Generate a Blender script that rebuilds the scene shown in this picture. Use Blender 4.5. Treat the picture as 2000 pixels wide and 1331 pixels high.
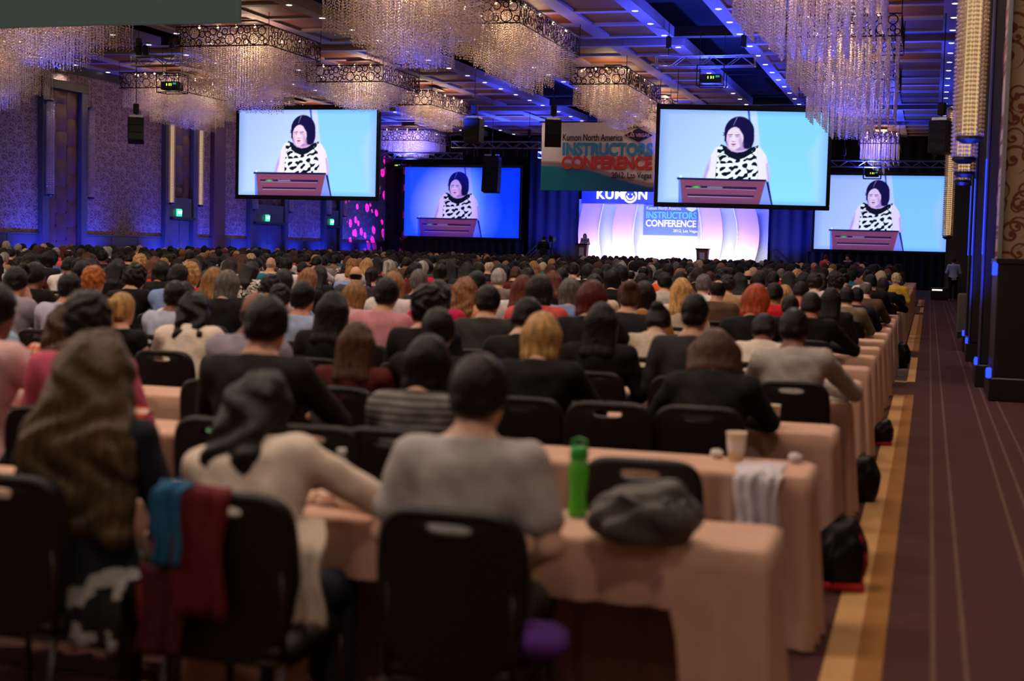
import bpy, math, random
import numpy as np
from mathutils import Matrix, Vector
random.seed(7); RNG = np.random.default_rng(11)
SC = bpy.context.scene; COL = SC.collection
for o in list(bpy.data.objects): bpy.data.objects.remove(o)
# ---------------------------------------------------------------- camera
YAW, PITCH, ROLL, EYE = math.radians(16.25), math.radians(-3.72), math.radians(1.43), 1.68
_F = Vector((-math.sin(YAW)*math.cos(PITCH), math.cos(YAW)*math.cos(PITCH), math.sin(PITCH)))
_R0 = Vector((math.cos(YAW), math.sin(YAW), 0)); _U0 = _R0.cross(_F)
_R = math.cos(ROLL)*_R0 + math.sin(ROLL)*_U0; _U = -math.sin(ROLL)*_R0 + math.cos(ROLL)*_U0
cam = bpy.data.cameras.new('camera'); CAM = bpy.data.objects.new('camera', cam); COL.objects.link(CAM)
cam.lens = 50; cam.sensor_width = 36; cam.clip_end = 400; cam.clip_start = .1
CAM.matrix_world = Matrix(((_R.x, _U.x, -_F.x, 0), (_R.y, _U.y, -_F.y, 0), (_R.z, _U.z, -_F.z, EYE), (0, 0, 0, 1)))
cam.dof.use_dof = True; cam.dof.focus_distance = 48; cam.dof.aperture_fstop = 1.8; cam.dof.aperture_blades = 0
SC.camera = CAM
# ---------------------------------------------------------------- world, exposure
w = bpy.data.worlds.new('world'); SC.world = w; w.use_nodes = True
w.node_tree.nodes['Background'].inputs[0].default_value = (.3, .25, .5, 1); w.node_tree.nodes['Background'].inputs[1].default_value = .004
vs = SC.view_settings; vs.view_transform = 'Standard'; vs.look = 'None'; vs.exposure = 0; vs.gamma = 1; vs.use_curve_mapping = False
cy = SC.cycles; cy.max_bounces = 5; cy.diffuse_bounces = 3; cy.glossy_bounces = 2; cy.transmission_bounces = 3; cy.transparent_max_bounces = 12
cy.sample_clamp_indirect = 3; cy.caustics_reflective = False; cy.caustics_refractive = False
# ---------------------------------------------------------------- lights of the room
def link(o, parent=None):
    COL.objects.link(o)
    if parent is not None: o.parent = parent
    return o
def spot(loc, aim, power, color, size=60, blend=.6, radius=.12, name='spot_light'):
    l = bpy.data.lights.new(name, 'SPOT'); l.energy = power; l.color = color; l.spot_size = math.radians(size); l.spot_blend = blend
    l.shadow_soft_size = radius
    o = link(bpy.data.objects.new(name, l)); o.location = loc
    o.rotation_euler = (Vector(aim)-Vector(loc)).to_track_quat('-Z', 'Y').to_euler(); return o
def point(loc, power, color, radius=.3, name='lamp_light'):
    l = bpy.data.lights.new(name, 'POINT'); l.energy = power; l.color = color; l.shadow_soft_size = radius
    o = link(bpy.data.objects.new(name, l)); o.location = loc; return o
CEIL = 8.21; DOWN_W = 500; BLUE_W = 6.0; CHAND_W = .9
WARM, BLUE, PALE = (1, .70, .44), (.03, .06, 1), (1, .82, .68)
DOWN_X = (.36, -5.7, -7.97, -13.98, -17.2, -23.2, -25.5, -31.4)
# ceiling downlights: every fourth fitting of each row throws the beam that is modelled
for ix, x in enumerate(DOWN_X):
    for y in [1.0+(ix % 2)*4.1+q*8.4 for q in range(8)]+([-3.2, -6.5] if ix < 4 else [-5.0]):
        if y > 66: continue
        spot((x, y, CEIL-.03), (x, y, 0), DOWN_W*(1.0 if y < 34 else .6 if y < 45 else .32), PALE, 126, .8, .16, 'downlight_beam')
# blue uplights: foot of the right-hand piers, foot of the left wall
for y in (19.2, 24.3, 27.4, 36, 44, 52, 62): spot((.45, y, .35), (-1.8, y+1.5, 8.2), 420*BLUE_W, BLUE, 75, .8, .08, 'blue_uplight')
for y in (44.9, 46.9, 48.9, 53.9, 56, 57.9, 61.5, 64.5, 67.4, 70.6, 74.3, 77.5, 80.5): spot((-30.95, y, .25), (-31.66, y+.1, 2.2), 190*BLUE_W, BLUE, 105, .9, .1, 'blue_uplight')
for x, y, p in ((-6.8, 44.2, 700), (-6.8, 39, 500), (-6.8, 54, 700), (-15.6, 46, 380), (-15.6, 56, 400), (-15.6, 64, 600), (-24.4, 46, 170), (-24.4, 56, 220), (-24.4, 66, 500), (-3, 66, 900), (-3, 72, 900), (-12, 68, 900), (-20, 70, 1100), (-27, 72, 800), (-2.5, 46, 500), (-2.5, 57, 600)):
    spot((x, y, 5.7), (x+.01, y, 8.2), p*BLUE_W, BLUE, 150, .9, .2, 'blue_ceiling_wash')  # blue spots added in mid-air below the ceiling to tint it
# stage wash: foot lights in front of the set and blue light on the drapes
def area(loc, aim, sx, sy, power, color, name):
    l = bpy.data.lights.new(name, 'AREA'); l.shape = 'RECTANGLE'; l.size = sx; l.size_y = sy; l.energy = power; l.color = color
    o = link(bpy.data.objects.new(name, l)); o.location = loc; o.rotation_euler = (Vector(aim)-Vector(loc)).to_track_quat('-Z', 'Y').to_euler(); return o
area((-13.9, 77.3, 1.02), (-13.9, 79, 2.1), 10, .25, 380, (1, .97, 1), 'stage_footlights')
area((-13.9, 76.5, 6.9), (-13.9, 79, 4.0), 10, .3, 1000, (.10, .16, 1), 'stage_top_wash')
spot((-14, 62, 7.2), (-14, 77, 1.5), 450, (1, .93, .95), 40, .6, .2, 'stage_front_spot')
for x, p in ((-20.5, 500), (-7.6, 500), (-6.2, 160), (-22, 120)): spot((x, 77.2, .4), (x, 79.3, 5), p, (.02, .04, 1), 80, .8, .1, 'drape_uplight')
# gobo projector: magenta discs thrown on the end of the left wall
gb = spot((-25.2, 73.4, 5.9), (-31.7, 77.9, 3.9), 22000, (1, .02, .75), 52, .3, .01, 'gobo_light')
gb.data.use_nodes = True; nt = gb.data.node_tree; em = nt.nodes['Emission']
tc = nt.nodes.new('ShaderNodeTexCoord'); vo = nt.nodes.new('ShaderNodeTexVoronoi'); vo.feature = 'F1'; vo.inputs['Scale'].default_value = 13; vo.inputs['Randomness'].default_value = 1
lt = nt.nodes.new('ShaderNodeMath'); lt.operation = 'LESS_THAN'; lt.inputs[1].default_value = .40
nt.links.new(tc.outputs['Normal'], vo.inputs['Vector']); nt.links.new(vo.outputs['Distance'], lt.inputs[0]); nt.links.new(lt.outputs[0], em.inputs['Strength'])
# spots added to tint the left wall violet, and one on the banner
for y in (47, 56, 66): spot((-27.6, y, 7.4), (-31.7, y+.5, 3.5), 70, (.75, .45, .9), 100, .9, .15, 'wall_wash')
spot((-14, 49, 7.9), (-14, 60.7, 5.6), 260, (1, .78, .66), 40, .8, .1, 'banner_spot')

# ---------------------------------------------------------------- helpers
class MB:
    def __init__(s): s.v = []; s.f = []
    def add(s, v, f):
        n = len(s.v); s.v += [tuple(p) for p in v]; s.f += [tuple(i+n for i in q) for q in f]; return s
    def box(s, x0, x1, y0, y1, z0, z1):
        return s.add([(x0,y0,z0),(x1,y0,z0),(x1,y1,z0),(x0,y1,z0),(x0,y0,z1),(x1,y0,z1),(x1,y1,z1),(x0,y1,z1)],
                     [(0,3,2,1),(4,5,6,7),(0,1,5,4),(1,2,6,5),(2,3,7,6),(3,0,4,7)])
    def rbox(s, x0, x1, y0, y1, z0, z1, b):      # box with chamfered vertical and top edges
        def ring(i, z): return [(x0+i+b,y0+i,z),(x1-i-b,y0+i,z),(x1-i,y0+i+b,z),(x1-i,y1-i-b,z),(x1-i-b,y1-i,z),(x0+i+b,y1-i,z),(x0+i,y1-i-b,z),(x0+i,y0+i+b,z)]
        R = [ring(b, z0), ring(0, z0+b), ring(0, z1-b), ring(b, z1)]
        v = sum(R, []); f = [tuple(range(7,-1,-1)), tuple(range(24,32))]
        for k in range(3):
            for i in range(8): f.append((k*8+i, k*8+(i+1)%8, k*8+8+(i+1)%8, k*8+8+i))
        return s.add(v, f)
    def tube(s, pts, r, n=8, closed=False):
        pts = [Vector(p) for p in pts]; m = len(pts); v = []; f = []
        rr = r if isinstance(r, (list, tuple)) else [r]*m
        for i, p in enumerate(pts):
            a = pts[(i-1) % m] if (closed or i) else p; b = pts[(i+1) % m] if (closed or i < m-1) else p
            t = (b-a).normalized(); u = t.cross(Vector((0,0,1)))
            if u.length < 1e-3: u = t.cross(Vector((0,1,0)))
            u.normalize(); w_ = t.cross(u)
            for k in range(n):
                an = 2*math.pi*k/n; v.append(p + rr[i]*(math.cos(an)*u+math.sin(an)*w_))
        for i in range(m if closed else m-1):
            j = (i+1) % m
            for k in range(n): f.append((i*n+k, i*n+(k+1)%n, j*n+(k+1)%n, j*n+k))
        if not closed: f += [tuple(range(n-1,-1,-1)), tuple(range((m-1)*n, m*n))]
        return s.add(v, f)
    def lathe(s, prof, n=24, c=(0,0,0)):
        v = []; f = []; m = len(prof)
        for r, z in prof:
            for k in range(n): a = 2*math.pi*k/n; v.append((c[0]+r*math.cos(a), c[1]+r*math.sin(a), c[2]+z))
        for i in range(m-1):
            for k in range(n): f.append((i*n+k, i*n+(k+1)%n, (i+1)*n+(k+1)%n, (i+1)*n+k))
        f += [tuple(range(n-1,-1,-1)), tuple(range((m-1)*n, m*n))]
        return s.add(v, f)
    def prism(s, poly, y0, y1):                    # poly in XZ, extruded along Y
        n = len(poly); v = [(x,y0,z) for x,z in poly]+[(x,y1,z) for x,z in poly]
        f = [tuple(range(n)), tuple(range(2*n-1,n-1,-1))]+[((i+1)%n, i, n+i, n+(i+1)%n) for i in range(n)]
        return s.add(v, f)
    def mesh(s, name, smooth=False):
        me = bpy.data.meshes.new(name); me.from_pydata(s.v, [], s.f); me.update()
        if smooth: me.shade_smooth()
        return me
def npmesh(name, V, Fq, smooth=True):
    me = bpy.data.meshes.new(name); V = np.ascontiguousarray(V, np.float32); Fq = np.ascontiguousarray(Fq, np.int32); k = Fq.shape[1]
    me.vertices.add(len(V)); me.vertices.foreach_set('co', V.ravel())
    me.loops.add(Fq.size); me.loops.foreach_set('vertex_index', Fq.ravel())
    me.polygons.add(len(Fq)); me.polygons.foreach_set('loop_start', np.arange(0, Fq.size, k, dtype=np.int32))
    me.polygons.foreach_set('loop_total', np.full(len(Fq), k, np.int32))
    me.update(calc_edges=True); me.validate()
    if smooth: me.shade_smooth()
    return me
def vcol(me, rgb):
    a = me.color_attributes.new('paint', 'FLOAT_COLOR', 'POINT'); c = np.ones((len(me.vertices), 4), np.float32); c[:, :3] = rgb
    a.data.foreach_set('color', c.ravel())
def lin(*c): return tuple(((v/255)/12.92 if v/255 <= .04045 else ((v/255+.055)/1.055)**2.4) for v in c)
def obj(name, me, mat=None, parent=None, loc=None, rot=None, scale=None, color=None):
    if isinstance(me, MB): me = me.mesh(name)
    o = bpy.data.objects.new(name, me); link(o, parent)
    if mat is not None and len(me.materials) == 0: me.materials.append(mat)
    elif mat is not None and me.materials[0] != mat:
        o.material_slots[0].link = 'OBJECT'; o.material_slots[0].material = mat
    if loc is not None: o.location = loc
    if rot is not None: o.rotation_euler = rot if isinstance(rot, (tuple, list)) else (0, 0, rot)
    if scale is not None: o.scale = scale if isinstance(scale, (tuple, list)) else (scale,)*3
    if color is not None: o.color = (*color[:3], 1)
    return o
def empty(name, loc=(0,0,0), rz=0, parent=None):
    o = bpy.data.objects.new(name, None); link(o, parent); o.location = loc; o.rotation_euler = (0, 0, rz); o.empty_display_size = .1; return o
def tag(o, label=None, cat=None, group=None, kind=None):
    if label: o['label'] = label
    if cat: o['category'] = cat
    if group: o['group'] = group
    if kind: o['kind'] = kind
    return o
def struct(name, me, mat, parent=None, **k):
    o = obj(name, me, mat, parent, **k)
    if parent is None: o['kind'] = 'structure'
    return o
ORD = 'first second third fourth fifth sixth seventh eighth ninth tenth eleventh twelfth thirteenth fourteenth fifteenth sixteenth seventeenth eighteenth nineteenth twentieth twenty-first twenty-second twenty-third twenty-fourth twenty-fifth twenty-sixth twenty-seventh twenty-eighth twenty-ninth thirtieth thirty-first thirty-second thirty-third thirty-fourth thirty-fifth thirty-sixth thirty-seventh thirty-eighth thirty-ninth fortieth forty-first forty-second forty-third forty-fourth forty-fifth forty-sixth forty-seventh forty-eighth'.split()

# ---------------------------------------------------------------- materials
class NT:
    def __init__(s, name):
        s.m = bpy.data.materials.new(name); s.m.use_nodes = True; s.t = s.m.node_tree; s.p = s.t.nodes['Principled BSDF']
    def n(s, typ, **kw):
        nd = s.t.nodes.new(typ)
        for k, v in kw.items(): setattr(nd, k, v)
        return nd
    def l(s, a, b): s.t.links.new(a, b)
    def math(s, op, a, b=None, c=None):
        nd = s.n('ShaderNodeMath', operation=op)
        for i, v in enumerate((a, b, c)):
            if v is None: continue
            if isinstance(v, (int, float)): nd.inputs[i].default_value = v
            else: s.l(v, nd.inputs[i])
        return nd.outputs[0]
    def mix(s, fac, a, b):
        nd = s.n('ShaderNodeMix', data_type='RGBA')
        for i, v in ((0, fac), (6, a), (7, b)):
            if isinstance(v, (int, float)): nd.inputs[i].default_value = v
            elif isinstance(v, tuple): nd.inputs[i].default_value = (*v[:3], 1)
            else: s.l(v, nd.inputs[i])
        return nd.outputs[2]
    def noise(s, vec, scale, detail=3, rough=.55):
        nd = s.n('ShaderNodeTexNoise'); nd.inputs['Scale'].default_value = scale; nd.inputs['Detail'].default_value = detail; nd.inputs['Roughness'].default_value = rough
        if vec is not None: s.l(vec, nd.inputs['Vector'])
        return nd.outputs['Fac']
    def coord(s, kind='Object'): return s.n('ShaderNodeTexCoord').outputs[kind]
    def mapping(s, vec, scale=(1,1,1), loc=(0,0,0)):
        nd = s.n('ShaderNodeMapping'); nd.inputs['Scale'].default_value = scale; nd.inputs['Location'].default_value = loc; s.l(vec, nd.inputs['Vector']); return nd.outputs[0]
    def sep(s, vec): nd = s.n('ShaderNodeSeparateXYZ'); s.l(vec, nd.inputs[0]); return nd.outputs
    def base(s, c):
        if isinstance(c, tuple): s.p.inputs['Base Color'].default_value = (*c[:3], 1)
        else: s.l(c, s.p.inputs['Base Color'])
    def set(s, rough=.6, metal=0, spec=.4): s.p.inputs['Roughness'].default_value = rough; s.p.inputs['Metallic'].default_value = metal; s.p.inputs['Specular IOR Level'].default_value = spec
    def bump(s, h, strength=.3, dist=.01):
        b = s.n('ShaderNodeBump'); b.inputs['Strength'].default_value = strength; b.inputs['Distance'].default_value = dist; s.l(h, b.inputs['Height']); s.l(b.outputs[0], s.p.inputs['Normal'])
def plain(name, c, rough=.6, metal=0, spec=.4, var=.15, scale=6, bump=.1, bscale=None):
    t = NT(name); v = t.coord(); nz = t.noise(v, scale); d = tuple(x*(1-var) for x in c); u = tuple(min(1, x*(1+var)) for x in c)
    t.base(t.mix(nz, d, u)); t.set(rough, metal, spec)
    if bump: t.bump(t.noise(v, bscale or scale*8), bump, .004)
    return t.m
def emit(name, c, s, sample=True):
    t = NT(name); e = t.n('ShaderNodeEmission'); e.inputs[0].default_value = (*c[:3], 1); e.inputs[1].default_value = s
    t.l(e.outputs[0], t.t.nodes['Material Output'].inputs[0])
    if not sample: t.m.cycles.emission_sampling = 'NONE'
    return t.m
def ocolor(name, rough=.8, var=.12, scale=30, bump=.25, kind='plain', c2=None, freq=40, spec=.25):
    t = NT(name); oi = t.n('ShaderNodeObjectInfo'); c = oi.outputs['Color']; v = t.coord(); x, y, z = t.sep(v)
    if kind == 'stripe': c = t.mix(t.math('GREATER_THAN', t.math('SINE', t.math('MULTIPLY', z, freq)), .1), c, c2)
    elif kind == 'vstripe': c = t.mix(t.math('GREATER_THAN', t.math('SINE', t.math('MULTIPLY', t.math('ADD', x, t.math('MULTIPLY', y, .5)), freq)), .2), c, c2)
    elif kind == 'plaid':
        a = t.math('GREATER_THAN', t.math('SINE', t.math('MULTIPLY', z, freq)), .2); b = t.math('GREATER_THAN', t.math('SINE', t.math('MULTIPLY', x, freq)), .2)
        c = t.mix(t.math('MULTIPLY', t.math('ADD', a, b), .45), c, c2)
    elif kind == 'print':
        c = t.mix(t.math('GREATER_THAN', t.noise(t.mapping(v, (1, 1, 1.6)), freq, 2), .52), c, c2)
    nz = t.noise(v, scale, 4); hs = t.n('ShaderNodeHueSaturation'); t.l(c, hs.inputs['Color']); mr = t.n('ShaderNodeMapRange')
    t.l(nz, mr.inputs[0]); mr.inputs[3].default_value = 1-var*2; mr.inputs[4].default_value = 1+var*2; t.l(mr.outputs[0], hs.inputs['Value'])
    t.base(hs.outputs[0]); t.set(rough, 0, spec)
    if bump: t.bump(t.noise(v, scale*.5, 3), bump, .02)
    return t.m
def hairmat(name):
    t = NT(name); c = t.n('ShaderNodeObjectInfo').outputs['Color']; v = t.coord()
    nz = t.noise(t.mapping(v, (60, 60, 7)), 1, 4, .7); hs = t.n('ShaderNodeHueSaturation'); t.l(c, hs.inputs['Color']); mr = t.n('ShaderNodeMapRange')
    t.l(nz, mr.inputs[0]); mr.inputs[1].default_value = .3; mr.inputs[2].default_value = .7; mr.inputs[3].default_value = .3; mr.inputs[4].default_value = 1.7; t.l(mr.outputs[0], hs.inputs['Value'])
    t.base(hs.outputs[0]); t.set(.36, 0, .22); t.bump(nz, .7, .012); return t.m
def skinmat(name):
    t = NT(name); c = t.n('ShaderNodeObjectInfo').outputs['Color']; v = t.coord(); nz = t.noise(v, 9, 4)
    hs = t.n('ShaderNodeHueSaturation'); t.l(c, hs.inputs['Color']); mr = t.n('ShaderNodeMapRange'); t.l(nz, mr.inputs[0]); mr.inputs[3].default_value = .85; mr.inputs[4].default_value = 1.15; t.l(mr.outputs[0], hs.inputs['Value'])
    t.base(hs.outputs[0]); t.set(.5, 0, .4); return t.m
def paintmat(name, strength=0, rough=.8):
    t = NT(name); a = t.n('ShaderNodeAttribute', attribute_name='paint')
    if strength:
        e = t.n('ShaderNodeEmission'); t.l(a.outputs['Color'], e.inputs[0]); e.inputs[1].default_value = strength; t.l(e.outputs[0], t.t.nodes['Material Output'].inputs[0])
    else: t.base(a.outputs['Color']); t.set(rough, 0, .3)
    return t.m
def wallpaper(name, cbase, cmot, scale, axis='yz', rough=.7):
    t = NT(name); v = t.coord(); x, y, z = t.sep(v); cb = t.n('ShaderNodeCombineXYZ'); t.l(y if axis[0] == 'y' else x, cb.inputs[0]); t.l(z, cb.inputs[1]); uv = cb.outputs[0]
    masks = []
    for sc_, off in ((scale, 0), (scale*1.37, 5.3)):
        vo = t.n('ShaderNodeTexVoronoi', voronoi_dimensions='2D'); vo.inputs['Scale'].default_value = sc_; vo.inputs['Randomness'].default_value = .75
        mv = t.mapping(uv, loc=(off, off*.7, 0)); t.l(mv, vo.inputs['Vector'])
        sub = t.n('ShaderNodeVectorMath', operation='SUBTRACT'); t.l(mv, sub.inputs[0]); t.l(vo.outputs['Position'], sub.inputs[1]); dx, dy, _ = t.sep(sub.outputs[0])
        th = t.math('ARCTAN2', dy, dx); r = t.math('MULTIPLY', t.math('SQRT', t.math('ADD', t.math('MULTIPLY', dx, dx), t.math('MULTIPLY', dy, dy))), sc_)
        spi = t.math('SINE', t.math('ADD', th, t.math('MULTIPLY', r, 17)))
        masks.append(t.math('MULTIPLY', t.math('GREATER_THAN', spi, .72), t.math('LESS_THAN', r, .5)))
        masks.append(t.math('LESS_THAN', r, .10))
    m = masks[0]
    for k in masks[1:]: m = t.math('MAXIMUM', m, k)
    nz = t.noise(v, 90, 3); t.base(t.mix(m, t.mix(nz, tuple(c*.85 for c in cbase), tuple(c*1.12 for c in cbase)), cmot)); t.set(rough, 0, .35); return t.m
def crystal(name):
    t = NT(name); out = t.t.nodes['Material Output']
    tr = t.n('ShaderNodeBsdfTranslucent'); tr.inputs[0].default_value = (1, .72, .46, 1); gl = t.n('ShaderNodeBsdfGlossy'); gl.inputs[0].default_value = (1, .97, .93, 1); gl.inputs[1].default_value = .12
    df = t.n('ShaderNodeBsdfDiffuse'); df.inputs[0].default_value = (.5, .42, .42, 1)
    a = t.n('ShaderNodeMixShader'); a.inputs[0].default_value = .45; t.l(df.outputs[0], a.inputs[1]); t.l(tr.outputs[0], a.inputs[2])
    b = t.n('ShaderNodeMixShader'); b.inputs[0].default_value = .35; t.l(a.outputs[0], b.inputs[1]); t.l(gl.outputs[0], b.inputs[2]); tp = t.n('ShaderNodeBsdfTransparent'); c = t.n('ShaderNodeMixShader'); c.inputs[0].default_value = .30; t.l(b.outputs[0], c.inputs[1]); t.l(tp.outputs[0], c.inputs[2]); t.l(c.outputs[0], out.inputs[0]); return t.m
def glassy(name, c, alpha=.35, rough=.05):
    t = NT(name); t.base(c); t.set(rough, 0, .6); t.p.inputs['Alpha'].default_value = alpha; return t.m
M = dict(
    skin=skinmat('skin'), hair=hairmat('hair_strands'), cloth=ocolor('plain_fabric'),
    stripegrey=ocolor('grey_striped_knit', kind='stripe', c2=lin(70,66,64), freq=190), plaidorange=ocolor('orange_checked_cotton', kind='plaid', c2=lin(214,196,176), freq=150),
    stripeorange=ocolor('orange_striped_cotton', kind='stripe', c2=lin(205,180,160), freq=160),
    pinkstripe=ocolor('pink_pinstripe_cotton', kind='vstripe', c2=lin(208,150,158), freq=420), plaidbrown=ocolor('brown_checked_cotton', kind='plaid', c2=lin(50,38,34), freq=120),
    print=ocolor('black_white_print', kind='print', c2=lin(18,16,18), freq=28), skirtprint=ocolor('skirt_print', kind='print', c2=lin(150,146,142), freq=9),
    vinyl=plain('dark_brown_vinyl', lin(19,10,9), .5, 0, .3, .2, 20, .1), chairframe=plain('dark_chair_frame', lin(48,34,28), .35, .6, .5), brass=plain('brass_glide', lin(190,160,110), .3, .9),
    table=plain('table_board', lin(60,44,34), .6), 
    trusssteel=plain('truss_aluminium', lin(170,168,172), .32, .85), black=plain('black_plastic', lin(9,9,10), .5, 0, .25), blackcloth=plain('black_drape', lin(9,9,13), .9),
    wood=plain('lectern_wood', lin(122,70,54), .45, 0, .4, .25, 5), white=plain('white_paint', lin(225,222,220), .5), paper=plain('white_paper', lin(222,214,210), .8), cup=plain('paper_cup', lin(222,206,180), .7),
    ribs=plain('ceiling_plaster', lin(128,108,106), .7, 0, .3, .06, 2, 0), coffer=plain('coffer_wood', lin(112,60,18), .6, 0, .2, .15, 1.5, .05), void=plain('ceiling_void', lin(3,3,4), .9),
    beam=plain('ceiling_beam', lin(22,20,28), .6), darkmetal=plain('dark_bronze_metal', lin(70,70,88), .35, .25), darkwood=plain('dark_stained_wood', lin(26,18,16), .4, 0, .5), 
    weave=plain('woven_leather_panel', lin(88,56,58), .42, .2, .5, .12, 3), copper=plain('copper_weave', lin(170,104,74), .3, .6), steel=plain('brushed_steel', lin(170,176,190), .3, .8),
    crystal=crystal('crystal_beads'), rings=plain('bronze_rings', lin(66,46,40), .35, .8), bulb=emit('warm_bulb', (1, .68, .32), 7, False), downlight=emit('downlight_lens', (1, .85, .72), 6, False),
    exit=emit('exit_sign_face', (.05, .95, .45), 1.6), exitgreen=emit('exit_lettering', (.9, 1, .95), 2.2), led=emit('green_led', (.5, 1, .05), 3, False), blueglow=emit('blue_glow', (.02, .05, 1), 2.5), tubecore=emit('sconce_core', (1, .64, .30), .7),
    pic=paintmat('projected_picture', 1.2), paint=paintmat('printed_fabric'), crowd=paintmat('distant_crowd'), greygrey=plain('grey_banner_back', lin(84,108,116), .85, 0, .2, .06, 2, .1),
    bluedrape=plain('blue_velour_drape', lin(40,44,90), .9, 0, .2), backdrop=plain('stage_fabric', lin(210,212,230), .85, 0, .2, .03), pinkpanel=plain('stage_arch', lin(236,190,206), .7, 0, .3, .03, 2, 0),
    tan1=plain('carpet_border_light', lin(196,150,100), .95, 0, .1, .1, 30, .3, 200), tan2=plain('carpet_border_ochre', lin(150,104,58), .95, 0, .1, .1, 30, .3, 200), line=plain('carpet_line', lin(104,78,70), .95, 0, .1), hatchline=plain('carpet_hatch_line', lin(140,122,108), .95), hatch=plain('carpet_inset', lin(70,52,46), .95),
    letterdark=plain('dark_lettering', lin(40,32,44), .8), letterblue=plain('blue_lettering', lin(60,140,190), .8), letterred=plain('red_lettering', lin(205,62,60), .8), letterwhite=plain('white_lettering', lin(240,240,245), .7),
    green=glassy('green_plastic', lin(70,190,40), .75, .15), clear=glassy('clear_plastic', lin(200,205,225), .35), screen=emit('laptop_screen', lin(120,190,240), 1.3), greenlid=plain('green_lid', lin(40,150,50), .4),
    bag=plain('grey_nylon', lin(92,88,84), .6, 0, .3, .3, 9, .4), red=plain('red_nylon', lin(190,30,34), .6), ottoman=plain('grey_upholstery', lin(96,84,84), .9),
)
def cloth_mat():
    t = NT('beige_table_linen'); v = t.coord('Object'); nz = t.noise(v, 260, 2); n2 = t.noise(v, 5, 3); t.base(t.mix(n2, lin(190,148,126), lin(212,172,150))); t.set(.85, 0, .2); t.bump(nz, .15, .002); return t.m
M['linen'] = cloth_mat()
# ================================================================= the room
XL, XR, YB = -31.7, 2.2, 82.0
def carpet():
    t = NT('woven_carpet'); v = t.coord(); nz = t.noise(v, 3, 4); n2 = t.noise(t.mapping(v, (14, 3, 1)), 6, 3); n3 = t.noise(v, 160, 2)
    c = t.mix(n2, t.mix(nz, lin(66,40,40), lin(90,57,57)), lin(78,50,50)); t.base(c); t.set(.95, 0, .1); t.bump(n3, .4, .01); return t.m
fl = struct('floor', MB().box(XL-.3, 6, -8, YB+.3, -.1, 0), carpet())
def strip(name, x0, x1, y0, y1, mat, z=.004): return obj(name, MB().box(x0, x1, y0, y1, 0, z), mat, fl)
for y0, y1 in ((2.5, 17.9), (26.9, 44.0), (52, 60)):
    strip('border_strip', -.35, -.225, y0, y1, M['tan1']); strip('border_strip', -.225, -.115, y0, y1, M['tan2'])
for y0, y1 in ((20.0, 24.9), (45.8, 50.5)):
    strip('inset_panel', -.62, -.225, y0, y1, M['hatch']); strip('border_strip', -.225, -.12, y0, y1, M['tan1'])
    strip('border_strip', -.62, -.225, y0-.12, y0, M['tan1']); strip('border_strip', -.62, -.225, y1, y1+.12, M['tan1'])
    for k in range(9):
        a = y0+.1+k*(y1-y0-.2)/9; obj('hatch_line', MB().tube([(-.6, a, .004), (-.24, a+.28*(1 if k % 2 else -1)+.14, .004)], .006, 4), M['hatchline'], fl)
strip('border_strip', -.9, -.115, 17.9, 18.05, M['tan2']); strip('border_strip', -.9, -.115, 26.6, 26.75, M['tan2'])
for x in (.085, .215, .565, .70, .84): strip('carpet_line', x-.011, x+.011, 2.5, 81, M['line'])
for x in (1.15, 1.3): strip('carpet_line', x-.011, x+.011, 2.5, 17.6, M['line'])
WPL = wallpaper('scroll_wallpaper_left', lin(150,128,132), lin(88,62,66), 3.1, 'yz'); WPR = wallpaper('scroll_wallpaper_right', lin(168,146,120), lin(110,58,40), 2.6, 'xz')
WPR2 = wallpaper('scroll_wallpaper_aisle', lin(168,146,120), lin(110,58,40), 2.6, 'yz')
struct('wall_back', MB().box(XL-.3, XR+.3, YB, YB+.3, 0, 10), M['blackcloth'])
struct('wall_behind', MB().box(XL-.3, 6.3, -8.3, -8, 0, 10), WPR)
struct('wall_side', MB().box(6, 6.3, -8, 17.9, 0, 10), WPR2)
# ---- left wall with its bays
wl = struct('wall_left', MB().box(XL-.3, XL, -8, YB, 0, 9), WPL)
BAYS = ((45.7, 48.6, 'tall'), (54.5, 57.3, 'door'), (62.4, 66.7, 'door'), (71.2, 73.7, 'door'))
ws = [-8]+[y for b in BAYS for y in b[:2]]+[YB]
for i in range(0, len(ws), 2):
    a, b = ws[i], ws[i+1]; n = max(1, round((b-a)/1.9))
    for k in range(n):
        if a+(k+1)*(b-a)/n < 20: continue
        obj('wainscot_panel', MB().rbox(XL-.02, XL+.06, a+k*(b-a)/n+.015, a+(k+1)*(b-a)/n-.015, .12, 1.74, .012), M['darkmetal'], wl)
    obj('dado_rail', MB().box(XL-.02, XL+.068, a, b, 1.74, 1.80), M['darkmetal'], wl); obj('skirting', MB().box(XL-.02, XL+.08, a, b, 0, .12), M['darkwood'], wl)
obj('cornice', MB().box(XL-.02, XL+.12, -8, YB, 7.9, 8.2), M['darkwood'], wl)
struct('pilaster_left', MB().rbox(XL-.05, XL+.22, 58.8, 59.9, 0, 8.2, .02), M['weave'])
patch = MB(); N_ = 8
pv = [(.06*math.sin(math.pi*j/N_)*math.sin(math.pi*i/N_)**.5, i/N_-.5, j/N_-.5) for j in range(N_+1) for i in range(N_+1)]
patch.add(pv, [(j*(N_+1)+i, j*(N_+1)+i+1, (j+1)*(N_+1)+i+1, (j+1)*(N_+1)+i) for j in range(N_) for i in range(N_)]); PATCH = patch.mesh('woven_tile', True)
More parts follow.
